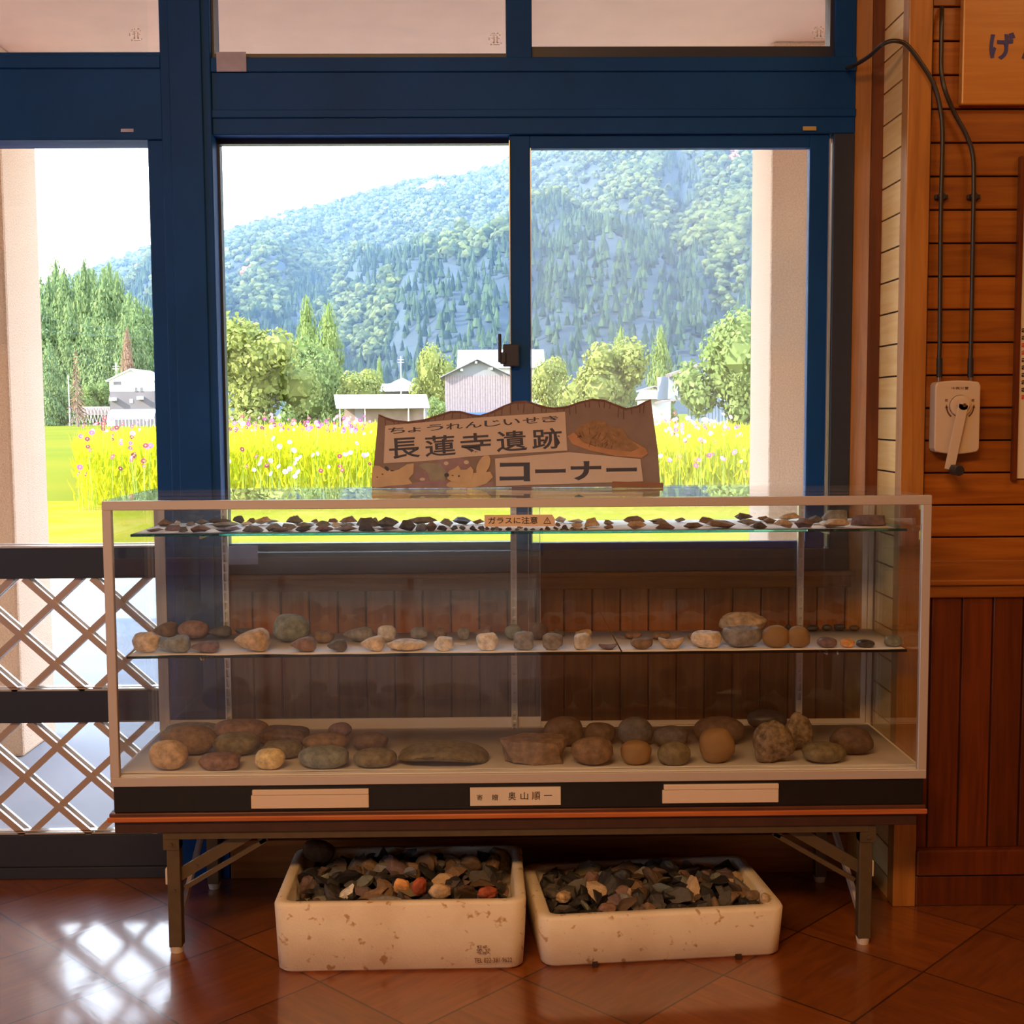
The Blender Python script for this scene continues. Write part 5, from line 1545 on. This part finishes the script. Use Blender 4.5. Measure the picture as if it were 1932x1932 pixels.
tag(fo, 'mixed autumn forest covering the mountain behind the village', 'forest', None, 'stuff')

# thin blue haze over the valley
def haze_mat():
    m = bpy.data.materials.new('valley_haze'); m.use_nodes = True
    n = m.node_tree; n.nodes.clear()
    out = n.nodes.new('ShaderNodeOutputMaterial'); v = n.nodes.new('ShaderNodeVolumeScatter')
    v.inputs['Color'].default_value = (0.42, 0.68, 1.0, 1); v.inputs['Density'].default_value = 0.00017; v.inputs['Anisotropy'].default_value = 0.1
    L(n, v.outputs[0], out.inputs['Volume']); return m
hz = MB().box(-900, 900, 200, 1700, -4, 420).build('haze', haze_mat(), origin=(0, 200, -4))
tag(hz, 'thin blue haze between the village and the wooded mountain', 'haze', None, 'stuff')

# nearer trees
def crown_mesh(kind, seed, n=6500, leaf=.031):
    """unit crown: radius about 0.5, z from 0 to 1"""
    r = random.Random(seed)
    mb = MB()
    def card(p, nrm, s):
        nrm = nrm.normalized() + Vector((r.uniform(-.7, .7), r.uniform(-.7, .7), r.uniform(-.7, .7)))
        nrm.normalize(); a = nrm.orthogonal().normalized(); b = nrm.cross(a)
        an = r.uniform(0, 6.28); a, b = a * math.cos(an) + b * math.sin(an), b * math.cos(an) - a * math.sin(an)
        mb.add([p - a * s, p + b * s * .6, p + a * s, p - b * s * .6], [(0, 1, 2, 3)])
    if kind == 'round':
        lumps = [(Vector((r.uniform(-.28, .28), r.uniform(-.28, .28), r.uniform(.10, .80))), r.uniform(.13, .24)) for _ in range(19)] + [(Vector((0, 0, .5)), .30)]
        for c, q in lumps:
            for v in IV: pass
            for f in IF:
                mb.add([c + IV[i] * q * .82 for i in f], [(0, 1, 2)])
        for _ in range(n):
            c, q = r.choice(lumps)
            d = Vector((r.gauss(0, 1), r.gauss(0, 1), r.gauss(0, 1))).normalized()
            card(c + d * q * r.uniform(.85, 1.1), d, leaf * r.uniform(.5, 1.1))
    elif kind == 'cone':
        for k in range(7):
            z0 = k / 7.5; rr = .46 * (1 - k / 7.6) ** .7
            m = 11
            for i in range(m):
                t0, t1 = 2 * PI * i / m, 2 * PI * (i + 1) / m
                mb.add([(rr * .8 * math.cos(t0), rr * .8 * math.sin(t0), z0), (rr * .8 * math.cos(t1), rr * .8 * math.sin(t1), z0), (0, 0, min(1, z0 + .30))], [(0, 1, 2)])
        for _ in range(n):
            z = 1 - math.sqrt(r.random()); t = r.uniform(0, 6.28)
            lob = 1 + .22 * math.sin(t * 3 + z * 22 + seed)
            rr = (.47 * (1 - z) ** .52) * lob * r.uniform(.75, 1.05)
            d = Vector((math.cos(t), math.sin(t), .25))
            card(Vector((rr * math.cos(t), rr * math.sin(t), z)), d, leaf * r.uniform(.5, 1.1) * (1.1 - .4 * z))
    else:   # bare: thin drooping whorls
        for k in range(22):
            z0 = .12 + k / 26.0; rr = .48 * (1 - z0) ** .9
            for i in range(7):
                t = r.uniform(0, 6.28); q = rr * r.uniform(.6, 1.1)
                e_ = Vector((q * math.cos(t), q * math.sin(t), z0 - q * .25))
                mb.bar((0, 0, z0), e_, .010, .010, side=(0, .3, 1))
                for w_ in range(5):
                    card(Vector((0, 0, z0)).lerp(e_, r.uniform(.35, 1)), Vector((0, 0, 1)), .022)
    return mb
CR = {}
for kind, seeds in (('round', (1, 2, 3)), ('cone', (4, 5, 6)), ('bare', (7,))):
    for i, s in enumerate(seeds):
        CR[(kind, i)] = crown_mesh(kind, s)
CM = {}
def crown(kind, i, mt):
    if (kind, i, mt) not in CM:
        mb = CR[(kind, i)]
        me = bpy.data.meshes.new('crown'); me.from_pydata(mb.v, [], mb.f)
        me.materials.append(M[mt]); CM[(kind, i, mt)] = me
    return CM[(kind, i, mt)]
tm = MB().cyl((0, 0, 0), (0, 0, 1), 1.0, .6, 8)
TR = bpy.data.meshes.new('trunk'); TR.from_pydata(tm.v, [], tm.f); TR.materials.append(M['bark'])
def tree(name, x0, x1, ytop, Y, kind, var, mt, label, group, trunk=.12, squash=1.0):
    trunk *= .25
    s = (Y + 2.7) / FPX
    w = (x1 - x0) * s; H = 1.2 + (777 - ytop) * s - GZ
    X = CAM[0] + ((x0 + x1) / 2 - 930) * s
    r = thing(name, (X, Y, GZ), label, 'tree', group)
    o = bpy.data.objects.new('crown', crown(kind, var, mt)); COL.objects.link(o); o.parent = r
    o.location = (0, 0, H * trunk * .6); o.scale = (w * 1.06, w * 1.06 * squash, H * (1 - trunk * .6)); o.rotation_euler = (0, 0, (x0 * 1.7) % 6.28)
    o = bpy.data.objects.new('trunk', TR); COL.objects.link(o); o.parent = r
    o.scale = (.035 * w + .05, .035 * w + .05, H * .6)
G1 = 'cedars in the grove on the left'
cl = [(88, 128, 520, 205), (104, 142, 486, 215), (118, 158, 503, 200), (140, 182, 513, 210), (158, 192, 485, 196), (176, 206, 502, 206), (190, 232, 503, 192), (204, 238, 492, 212), (218, 252, 510, 196), (236, 276, 548, 188), (250, 292, 560, 180), (268, 312, 576, 190), (70, 118, 560, 180), (92, 118, 640, 150), (128, 160, 560, 178), (160, 200, 590, 176), (196, 232, 600, 172), (235, 262, 590, 168), (252, 286, 615, 170), (60, 104, 500, 210), (20, 70, 505, 205), (-20, 40, 510, 205)]
nm = ['tall', 'pointed', 'broad', 'slender', 'dense']
for i, (a, b, t, Y) in enumerate(sorted(cl)):
    tree('cedar', (a + b) / 2 - (b - a) * 1.15, (a + b) / 2 + (b - a) * 1.15, t, Y, 'cone', i % 3, 'lf_cedar', '%s cedar in the grove seen through the left window, %s' % (nm[i % 5], ordinal(i)), G1, .06)
tree('dead_cedar', 130, 178, 648, 134, 'bare', 0, 'lf_dead', 'bare brown dead cedar standing before the grove on the left', 'brown trees by the grove', .03)
tree('brown_cedar', 232, 268, 614, 160, 'cone', 1, 'lf_dead', 'reddish brown dying cedar above the white house', 'brown trees by the grove', .06)
G2 = 'trees between the fields and the mountain'
tree('cedar', 552, 618, 555, 92, 'cone', 0, 'lf_mid', 'taller narrow pointed tree behind the leafy tree in the middle window', G2, .06)
tree('cedar', 586, 664, 568, 88, 'cone', 2, 'lf_mid', 'pointed broad-based tree right of the narrow one in the middle window', G2, .06)
tree('leafy_tree', 385, 595, 592, 62, 'round', 0, 'lf_yellow', 'large bushy yellow green tree at the left of the middle window', G2, .10)
tree('leafy_tree', 530, 672, 626, 74, 'round', 1, 'lf_mid', 'rounded green tree below the two pointed trees', G2, .08)
tree('leafy_tree', 630, 745, 690, 66, 'round', 2, 'lf_yellow', 'low yellow green tree left of the white-roofed shed', G2, .06)
tree('leafy_tree', 775, 868, 645, 92, 'round', 1, 'lf_yellow', 'sunlit yellowish tree left of the pink barn', G2, .08)
tree('leafy_tree', 806, 850, 745, 64, 'round', 0, 'lf_mid', 'small green bush between the shed and the pink barn', G2, .04)
tree('cedar', 705, 732, 672, 110, 'cone', 1, 'lf_mid', 'small pointed tree behind the low shed in the middle window', G2, .06)
tree('leafy_tree', 992, 1090, 668, 72, 'round', 2, 'lf_yellow', 'leafy tree just right of the centre stile', G2, .08)
tree('leafy_tree', 1055, 1225, 636, 64, 'round', 0, 'lf_yellow', 'large leafy tree behind the signboard in the right window', G2, .08)
tree('cedar', 1136, 1206, 618, 105, 'cone', 2, 'lf_mid', 'dark pointed tree above the leafy one in the right window', G2, .06)
tree('cedar', 1216, 1276, 615, 100, 'cone', 0, 'lf_mid', 'lone brownish pointed tree in the middle of the right window', G2, .06)
tree('leafy_tree', 1285, 1480, 580, 48, 'round', 1, 'lf_mid', 'tall leafy tree at the right edge, by the porch column', G2, .16)
tree('cypress', 1232, 1250, 698, 86, 'cone', 1, 'lf_yellow', 'bright green small conical tree, left of two above the blue house', G2, .03)
tree('cypress', 1252, 1268, 707, 84, 'cone', 2, 'lf_yellow', 'bright green small conical tree, right of two above the blue house', G2, .03)
tree('leafy_tree', 100, 150, 720, 162, 'round', 2, 'lf_mid', 'low green thicket at the foot of the grove, behind the pole', G2, .03)
tree('leafy_tree', 150, 215, 712, 164, 'round', 0, 'lf_mid', 'low green thicket at the foot of the grove, beside the white house', G2, .03)

# houses and sheds; a wall is a box on the field, roofs are pitched prisms
def S(Y): return (Y + 2.7) / FPX
def xw(px, Y): return CAM[0] + (px - 930) * S(Y)
def gable(mb, x0, x1, y0, y1, ze, zr, ov, th, mi=0):
    xm = (x0 + x1) / 2
    for s, xe in ((-1, x0 - ov), (1, x1 + ov)):
        sl = (zr - ze) / ((x1 - x0) / 2)
        zz = ze - sl * ov
        mb.add([(xe, y0, zz), (xm, y0, zr), (xm, y1, zr), (xe, y1, zz), (xe, y0, zz - th), (xm, y0, zr - th), (xm, y1, zr - th), (xe, y1, zz - th)],
               [(0, 1, 2, 3), (4, 7, 6, 5), (0, 4, 5, 1), (3, 2, 6, 7), (0, 3, 7, 4), (1, 5, 6, 2)], mi)
    return mb
Y = 142.0
h1 = thing('house', (xw(255, Y), Y, GZ), 'two-storey house with white upper and grey lower walls and gable roof, by the grove', 'house')
X0, X1 = xw(215, Y), xw(298, Y)
za, zb, zc = zat(255, 738, Y), zat(255, 716, Y), zat(255, 697, Y)
MB().box(X0, X1, Y, Y + 8, GZ, za).build('lower_wall', M['grey_wall'], h1)
MB().prism([(X0, za), (X1, za), (X1, zb), ((X0 + X1) / 2, zc), (X0, zb)], Y, Y + 8).build('upper_wall', M['white_wall'], h1)
gable(MB(), X0, X1, Y - .4, Y + 8.4, zb + .05, zc + .1, .3, .15).build('roof', M['white_roof'], h1)
for a, b, c_, d_ in ((223, 237, 720, 726), (262, 267, 731, 739), (272, 277, 731, 739)):
    MB().box(xw(a, Y), xw(b, Y), Y - .06, Y + .1, zat(255, d_, Y), zat(255, c_, Y)).build('window', M['dark_win'], h1)
MB().box(xw(252, Y), xw(258, Y), Y - .06, Y + .1, zat(255, 760, Y), zat(255, 753, Y)).build('window', M['white_wall'], h1)
for a, b, c_, d_ in ((217, 228, 750, 756), (268, 278, 748, 754)):
    MB().box(xw(a, Y), xw(b, Y), Y - .7, Y + .0, zat(255, d_, Y), zat(255, c_, Y)).build('awning', M['white_roof'], h1)
Y = 128.0
gh = thing('greenhouse', (xw(255, Y), Y, GZ), 'low greenhouse frame with pale film roof in front of the white house', 'greenhouse')
X0, X1 = xw(209, Y), xw(296, Y)
z1_, z2_ = zat(255, 790, Y), zat(255, 772, Y)
mb = MB()
for i in range(14):
    x = X0 + (X1 - X0) * i / 13
    mb.box(x - .03, x + .03, Y, Y + .06, GZ, z1_)
mb.box(X0, X1, Y, Y + .06, z1_ - .05, z1_ + .03)
mb.build('hoop_frame', M['white_wall'], gh)
mb = MB(); m = 6
pr_ = [(Y + 4 * (1 - math.cos(PI / 2 * i / m)) * .5, z1_ + (z2_ - z1_) * math.sin(PI / 2 * i / m)) for i in range(m + 1)]
vs = [(x, a, b) for x in (X0, X1) for a, b in pr_] + [(x, a + .05, b - .05) for x in (X0, X1) for a, b in pr_]
n1 = m + 1
fs = [(i, i + 1, n1 + i + 1, n1 + i) for i in range(m)] + [(2 * n1 + i, 3 * n1 + i, 3 * n1 + i + 1, 2 * n1 + i + 1) for i in range(m)]
mb.add(vs, fs).box(X0, xw(222, Y), Y - .02, Y + .02, zat(255, 803, Y), z1_)
mb.build('film_cover', M['net'], gh)
# rice drying rack by the grove
Y = 150.0
rk = thing('drying_rack', (xw(190, Y), Y, GZ), 'row of crossed drying poles hung with dark straw left of the white house', 'rack')
mb = MB()
for i in range(12):
    x = xw(140 + i * 6.5, Y)
    mb.bar((x - .25, Y, GZ), (x + .15, Y, zat(190, 768, Y)), .05, .05); mb.bar((x + .25, Y, GZ), (x - .15, Y, zat(190, 768, Y)), .05, .05)
mb.build('pole_row', M['pole'], rk)
MB().box(xw(150, Y), xw(213, Y), Y + .1, Y + .5, zat(190, 783, Y), zat(190, 767, Y)).build('straw', plain('dark_straw', (0.30, 0.22, 0.20), .9), rk)
Y = 76.0
bn = thing('barn', (xw(903, Y), Y, GZ), 'pinkish board barn with grey gable, just left of the centre stile', 'barn')
X0, X1 = xw(841, Y), xw(964, Y)
ze, zr = zat(900, 708, Y), zat(900, 679, Y)
mb = MB(); n = 26
for i in range(n):
    a = X0 + (X1 - X0) * i / n; b = X0 + (X1 - X0) * (i + 1) / n
    mb.box(a, b - .012, Y - .012 * (i % 2), Y + .1, GZ, ze)
mb.build('board_wall', M['pink_siding'], bn)
MB().box(X0, X1, Y + .1, Y + 5, GZ, ze).build('side_wall', M['pink_siding'], bn)
MB().prism([(X0, ze), (X1, ze), ((X0 + X1) / 2, zr)], Y, Y + 5).build('gable_wall', M['grey_gable'], bn)
gable(MB(), X0, X1, Y - .35, Y + 5.3, ze + .05, zr + .08, .28, .07).build('roof', M['grey_gable'], bn)
for px_, py_ in ((900, 684), (873, 698), (929, 696)):
    MB().box(xw(px_, Y) - .07, xw(px_, Y) + .07, Y - .3, Y, zat(900, py_ + 2, Y), zat(900, py_ - 2, Y)).build('beam_end', M['white_wall'], bn)
MB().box(xw(845, Y), xw(990, Y), Y - .5, Y - .2, zat(900, 790, Y) , zat(900, 778, Y)).build('blue_sheet', M['blue_roof'], bn)
Y = 84.0
hw = thing('house', (xw(950, Y), Y, GZ), 'long house with a broad white roof behind the pink barn', 'house')
X0, X1 = xw(864, Y), xw(1030, Y)
MB().box(X0 + .4, X1 - .4, Y + .5, Y + 6, GZ, zat(950, 694, Y)).build('wall', M['white_wall'], hw)
MB().add([(X0, Y, zat(950, 694, Y)), (X1, Y, zat(950, 694, Y)), (X1, Y + 3.2, zat(950, 660, Y + 3.2)), (X0, Y + 3.2, zat(950, 660, Y + 3.2)),
          (X0, Y + 6.4, zat(950, 694, Y)), (X1, Y + 6.4, zat(950, 694, Y))], [(0, 1, 2, 3), (3, 2, 5, 4), (0, 3, 4), (1, 5, 2), (0, 4, 5, 1)]).build('roof', M['white_roof'], hw)
Y = 58.0
sdh = thing('shed', (xw(721, Y), Y, GZ), 'open low shed with white slanting roof beyond the flower field', 'shed')
X0, X1 = xw(640, Y), xw(802, Y)
zA, zB = zat(720, 768, Y), zat(720, 744, Y + 1.6)
MB().box(X0 + .2, X1 - .05, Y + .9, Y + 3, GZ, zA + .1).build('back_wall', M['rust_wall'], sdh)
MB().add([(xw(637, Y), Y, zA), (xw(812, Y), Y, zA), (xw(806, Y + 1.6), Y + 1.6, zB), (xw(633, Y + 1.6), Y + 1.6, zB),
          (xw(637, Y), Y, zA - .06), (xw(812, Y), Y, zA - .06), (xw(806, Y + 1.6), Y + 1.6, zB - .06), (xw(633, Y + 1.6), Y + 1.6, zB - .06)],
         [(0, 1, 2, 3), (4, 7, 6, 5), (0, 4, 5, 1), (1, 5, 6, 2), (2, 6, 7, 3), (3, 7, 4, 0)]).build('roof', M['white_roof'], sdh)
for px_ in (643, 690, 772, 802):
    MB().box(xw(px_, Y) - .03, xw(px_, Y) + .03, Y + .1, Y + .16, GZ, zA).build('post', M['pole'], sdh)
MB().box(xw(668, Y), xw(684, Y), Y + .85, Y + .9, GZ, zA).build('door', plain('dark_shed_door', (.20, .18, .22), .7), sdh)
Y = 104.0
hs = thing('house', (xw(755, Y), Y, GZ), 'small white-roofed house with a blue side, behind the open shed', 'house')
MB().box(xw(720, Y), xw(790, Y), Y + .4, Y + 5, GZ, zat(755, 740, Y)).build('wall', M['grey_wall'], hs)
MB().box(xw(782, Y), xw(797, Y), Y + .2, Y + 4, GZ, zat(755, 722, Y)).build('blue_side', M['blue_roof'], hs)
MB().add([(xw(715, Y), Y, zat(755, 738, Y)), (xw(783, Y), Y, zat(755, 738, Y)), (xw(780, Y), Y + 2, zat(755, 723, Y)), (xw(720, Y), Y + 2, zat(755, 723, Y)), (xw(715, Y), Y + 5, zat(755, 738, Y)), (xw(783, Y), Y + 5, zat(755, 738, Y))],
         [(0, 1, 2, 3), (3, 2, 5, 4), (0, 3, 4), (1, 5, 2), (0, 4, 5, 1)]).build('roof', M['white_roof'], hs)
MB().prism([(xw(730, Y), zat(755, 724, Y)), (xw(782, Y), zat(755, 724, Y)), (xw(757, Y), zat(755, 711, Y))], Y + 2.2, Y + 5).build('rear_gable', M['pink_siding'], hs)
Y = 62.0
hb = thing('house', (xw(1330, Y), Y, GZ), 'pale blue house with tilted upper roof and white lower siding in the right window', 'house')
mb = MB().prism([(xw(1269, Y), zat(1300, 752, Y)), (xw(1345, Y), zat(1300, 752, Y)), (xw(1345, Y), zat(1300, 736, Y)), (xw(1318, Y), zat(1300, 700, Y)), (xw(1269, Y), zat(1300, 706, Y))], Y + 1, Y + 6)
mb.build('upper_wall', M['blue_wall'], hb)
mb = MB(); n = 22
for i in range(n):
    a = xw(1300, Y) + (xw(1440, Y) - xw(1300, Y)) * i / n; b = xw(1300, Y) + (xw(1440, Y) - xw(1300, Y)) * (i + 1) / n
    mb.box(a, b - .025, Y - .02 * (i % 2), Y + .3, GZ, zat(1370, 748, Y))
mb.build('lower_wall', M['blue_wall'], hb)
mb = MB().bar((xw(1262, Y), Y + .4, zat(1300, 708, Y)), (xw(1322, Y), Y + .4, zat(1300, 688, Y)), .16, 1.6)
mb.build('upper_roof', M['brown_roof'], hb)
mb = MB().bar((xw(1236, Y), Y - .4, zat(1300, 760, Y)), (xw(1338, Y), Y - .4, zat(1300, 743, Y)), .10, 1.0)
mb.build('porch_roof', M['brown_roof'], hb)
MB().box(xw(1290, Y), xw(1302, Y), Y + .8, Y + 1.05, zat(1300, 746, Y), zat(1300, 712, Y)).build('window', M['dark_win'], hb)
MB().box(xw(1277, Y), xw(1283, Y), Y + .8, Y + 1.05, zat(1300, 746, Y), zat(1300, 716, Y)).build('window', M['white_wall'], hb)
Y = 70.0
hr = thing('house', (xw(1240, Y), Y, GZ), 'low house with pinkish roof left of the pale blue house', 'house')
MB().box(xw(1218, Y), xw(1268, Y), Y + .5, Y + 4, GZ, zat(1240, 745, Y)).build('wall', M['white_wall'], hr)
MB().add([(xw(1213, Y), Y, zat(1240, 753, Y)), (xw(1252, Y), Y, zat(1240, 753, Y)), (xw(1246, Y), Y + 2, zat(1240, 734, Y)), (xw(1217, Y), Y + 2, zat(1240, 734, Y)), (xw(1213, Y), Y + 4, zat(1240, 753, Y)), (xw(1252, Y), Y + 4, zat(1240, 753, Y))],
         [(0, 1, 2, 3), (3, 2, 5, 4), (0, 3, 4), (1, 5, 2), (0, 4, 5, 1)]).build('roof', M['pink_siding'], hr)
gable(MB(), xw(1222, Y), xw(1268, Y), Y + 2.2, Y + 4, zat(1240, 733, Y), zat(1240, 726, Y), .2, .08).build('rear_roof', M['brown_roof'], hr)
# poles and wires
def upole(px_, ytop, Y, label, arms=True):
    p_ = thing('utility_pole', (xw(px_, Y), Y, GZ), label, 'pole', 'utility poles in the village')
    zt = zat(px_, ytop, Y)
    r_ = .7 * S(Y) * 1.4
    MB().cyl((xw(px_, Y), Y, GZ), (xw(px_, Y), Y, zt), r_ * 1.15, r_, 10).build('pole', M['pole'], p_)
    if arms:
        for dz in (6, 11):
            MB().box(xw(px_ - 6, Y), xw(px_ + 6, Y), Y - .05, Y + .05, zt - (dz + 1.0) * S(Y), zt - dz * S(Y)).build('cross_arm', M['pole'], p_)
upole(228, 684, 155, 'pale utility pole with cross arm behind the white house')
upole(139, 708, 146, 'thin plain pole beside the bare dead cedar', False)
upole(759, 672, 98, 'utility pole with two cross arms left of the yellowish tree')
M['wire'] = oplain('power_line', (0.06, 0.08, 0.11), 0.6)
for i, (pts, Y, lab) in enumerate((
    ([(60, 596), (300, 618), (650, 490), (960, 505), (1430, 482)], 170, 'uppermost power line crossing the mountain view'),
    ([(403, 455), (620, 478), (960, 520)], 175, 'power line sloping across the upper mountain in the middle window'),
    ([(60, 622), (300, 640), (960, 676), (1430, 664)], 130, 'power line passing above the leafy trees'),
    ([(1000, 600), (1430, 575)], 180, 'power line across the slope in the right window'),
    ([(1180, 690), (1430, 707)], 60, 'power line in front of the blue house'))):
    P = [Vector(atY(x, y, Y)) for x, y in pts]
    o = MB().tube(smooth_path(P, 6), .24 * S(Y), 5).build('power_line', M['wire'], origin=tuple(P[0]))
    tag(o, lab, 'wire', 'power lines over the village')

# cosmos field: a mass of fine foliage (stuff) and the blossoms that show, each its own flower
r = random.Random(21)
fv, ff = [], []
def blade(p, h, lean, w):
    k = len(fv)
    a = r.uniform(0, 6.28); dx, dy = math.cos(a) * w, math.sin(a) * w
    fv.extend([(p[0] - dx, p[1] - dy, p[2]), (p[0] + dx, p[1] + dy, p[2]), (p[0] + lean[0], p[1] + lean[1], p[2] + h)])
    ff.append((k, k + 1, k + 2))
def bed_top(x, y):
    return GZ + 1.06 + .16 * noise.noise(Vector((x * .8, y * .8, 0))) + .08 * noise.noise(Vector((x * 3, y * 3, 5)))
def in_bed(x, y):
    e = 14.6 + .5 * noise.noise(Vector((x * .6, 0, 3)))
    if y < e: return False
    return x > -5.75 - (y - 14.6) * .33 + .25 * noise.noise(Vector((y, 1, 2)))
n = 0
while n < 75000:
    y = 14.2 + 22 * r.random() ** 2.2
    x = r.uniform(-9, 6)
    if not in_bed(x, y): continue
    zt = bed_top(x, y)
    z0 = GZ + (zt - GZ) * r.random() ** .8 * .82
    h = min(zt - z0, r.uniform(.10, .30))
    blade((x, y, z0), h, (r.uniform(-.09, .09), r.uniform(-.09, .09)), r.uniform(.010, .028))
    n += 1
me = bpy.data.meshes.new('cosmos_foliage'); me.from_pydata(fv, [], ff); me.materials.append(M['cosmos_leaf'])
o = bpy.data.objects.new('cosmos_foliage', me); COL.objects.link(o)
tag(o, 'yellow green feathery foliage of the flower field beyond the lawn', 'foliage', None, 'stuff')
FL = {'crimson': (0.22, 0.006, 0.03), 'pink': (0.42, 0.09, 0.20), 'white': (0.85, 0.84, 0.85), 'pale pink': (0.50, 0.28, 0.36), 'magenta': (0.32, 0.02, 0.17), 'orange': (0.50, 0.18, 0.012)}
stem_m = oplain('flower_stem', (0.30, 0.42, 0.06), .8); eye_m = oplain('flower_eye', (0.80, 0.55, 0.05), .8)
FM = {}; PM = {k: oplain(k.replace(' ', '_') + '_petal', c, .7) for k, c in FL.items()}
def flower_mesh(nm_, ln):
    if (nm_, ln) in FM: return FM[(nm_, ln)]
    mb = MB()
    mb.cyl((0, 0, -ln), (0, 0, 0), .004, .003, 5, 1)
    tiltv = Matrix.Rotation(math.radians(62), 3, 'X')
    for i in range(8):
        t = 2 * PI * i / 8
        pts = [Vector((.010, -.006, 0)), Vector((.030, -.015, .006)), Vector((.046, -.010, .002)), Vector((.046, .010, .002)), Vector((.030, .015, .006)), Vector((.010, .006, 0))]
        R_ = Matrix.Rotation(t, 3, 'Z')
        mb.add([tiltv @ (R_ @ q) for q in pts], [(0, 1, 2, 3, 4, 5)], 0)
    mb.add([tiltv @ Vector((.012 * math.cos(2 * PI * i / 8), .012 * math.sin(2 * PI * i / 8), .005)) for i in range(8)], [tuple(range(8))], 2)
    me = bpy.data.meshes.new('cosmos'); me.from_pydata([tuple(v) for v in mb.v], [], mb.f)
    for m_ in (PM[nm_], stem_m, eye_m): me.materials.append(m_)
    me.polygons.foreach_set('material_index', mb.mi)
    FM[(nm_, ln)] = me
    return me
def flower(x, y, z, tone, where):
    s = r.uniform(.5, .95)
    o = bpy.data.objects.new('cosmos_flower', flower_mesh(tone, math.ceil((z - GZ) / s * 10) / 10)); COL.objects.link(o)
    o.location = (x, y, z)
    o.scale = (s, s, s); o.rotation_euler = (r.uniform(-.08, .08), r.uniform(-.08, .08), r.uniform(-.9, .9))
    tag(o, '%s cosmos flower in the field, seen through the %s window' % (tone, where), 'flower', '%s cosmos flowers seen through the %s window' % (tone, where))
n = 0
while n < 215:
    y = 14.4 + 14 * r.random() ** 2.0; x = r.uniform(-6.4, 3.9)
    px_ = 930 + (x - CAM[0]) / (y + 2.7) * FPX
    if not in_bed(x, y - .1) or not (120 < px_ < 1430): continue
    if 705 < px_ < 1238 or 292 < px_ < 420: continue
    wh = 'left' if px_ < 300 else ('middle' if px_ < 970 else 'right')
    pal = ['crimson'] * 5 + ['pink'] * 4 + ['white'] * 1 + ['magenta'] * 3 + ['pale pink'] * 2
    if wh == 'right': pal = ['pink'] * 4 + ['pale pink'] * 5 + ['white'] * 2 + ['orange'] + ['crimson']
    if wh == 'left': pal = ['crimson'] * 5 + ['pink'] * 2 + ['pale pink'] * 2
    flower(x, y, bed_top(x, y) + r.uniform(-.06, .16), r.choice(pal), wh); n += 1
n = 0
while n < 85:            # blossoms in the face of the bed
    x = r.uniform(-6.0, 3.9); y = 14.1 + .5 * noise.noise(Vector((x * .6, 0, 3))) + r.uniform(.1, .4)
    px_ = 930 + (x - CAM[0]) / (y + 2.7) * FPX
    if not (150 < px_ < 1420) or 705 < px_ < 1238 or 292 < px_ < 420: continue
    wh = 'left' if px_ < 300 else ('middle' if px_ < 970 else 'right')
    z = GZ + r.uniform(.45, 1.0)
    tone = r.choice(['white', 'white', 'crimson', 'pale pink'] if wh == 'middle' else (['crimson', 'pink'] if wh == 'left' else ['pink', 'orange', 'pale pink']))
    flower(x, y, z, tone, wh); n += 1

for o in list(bpy.data.objects):
    if '_o' in o: del o['_o']
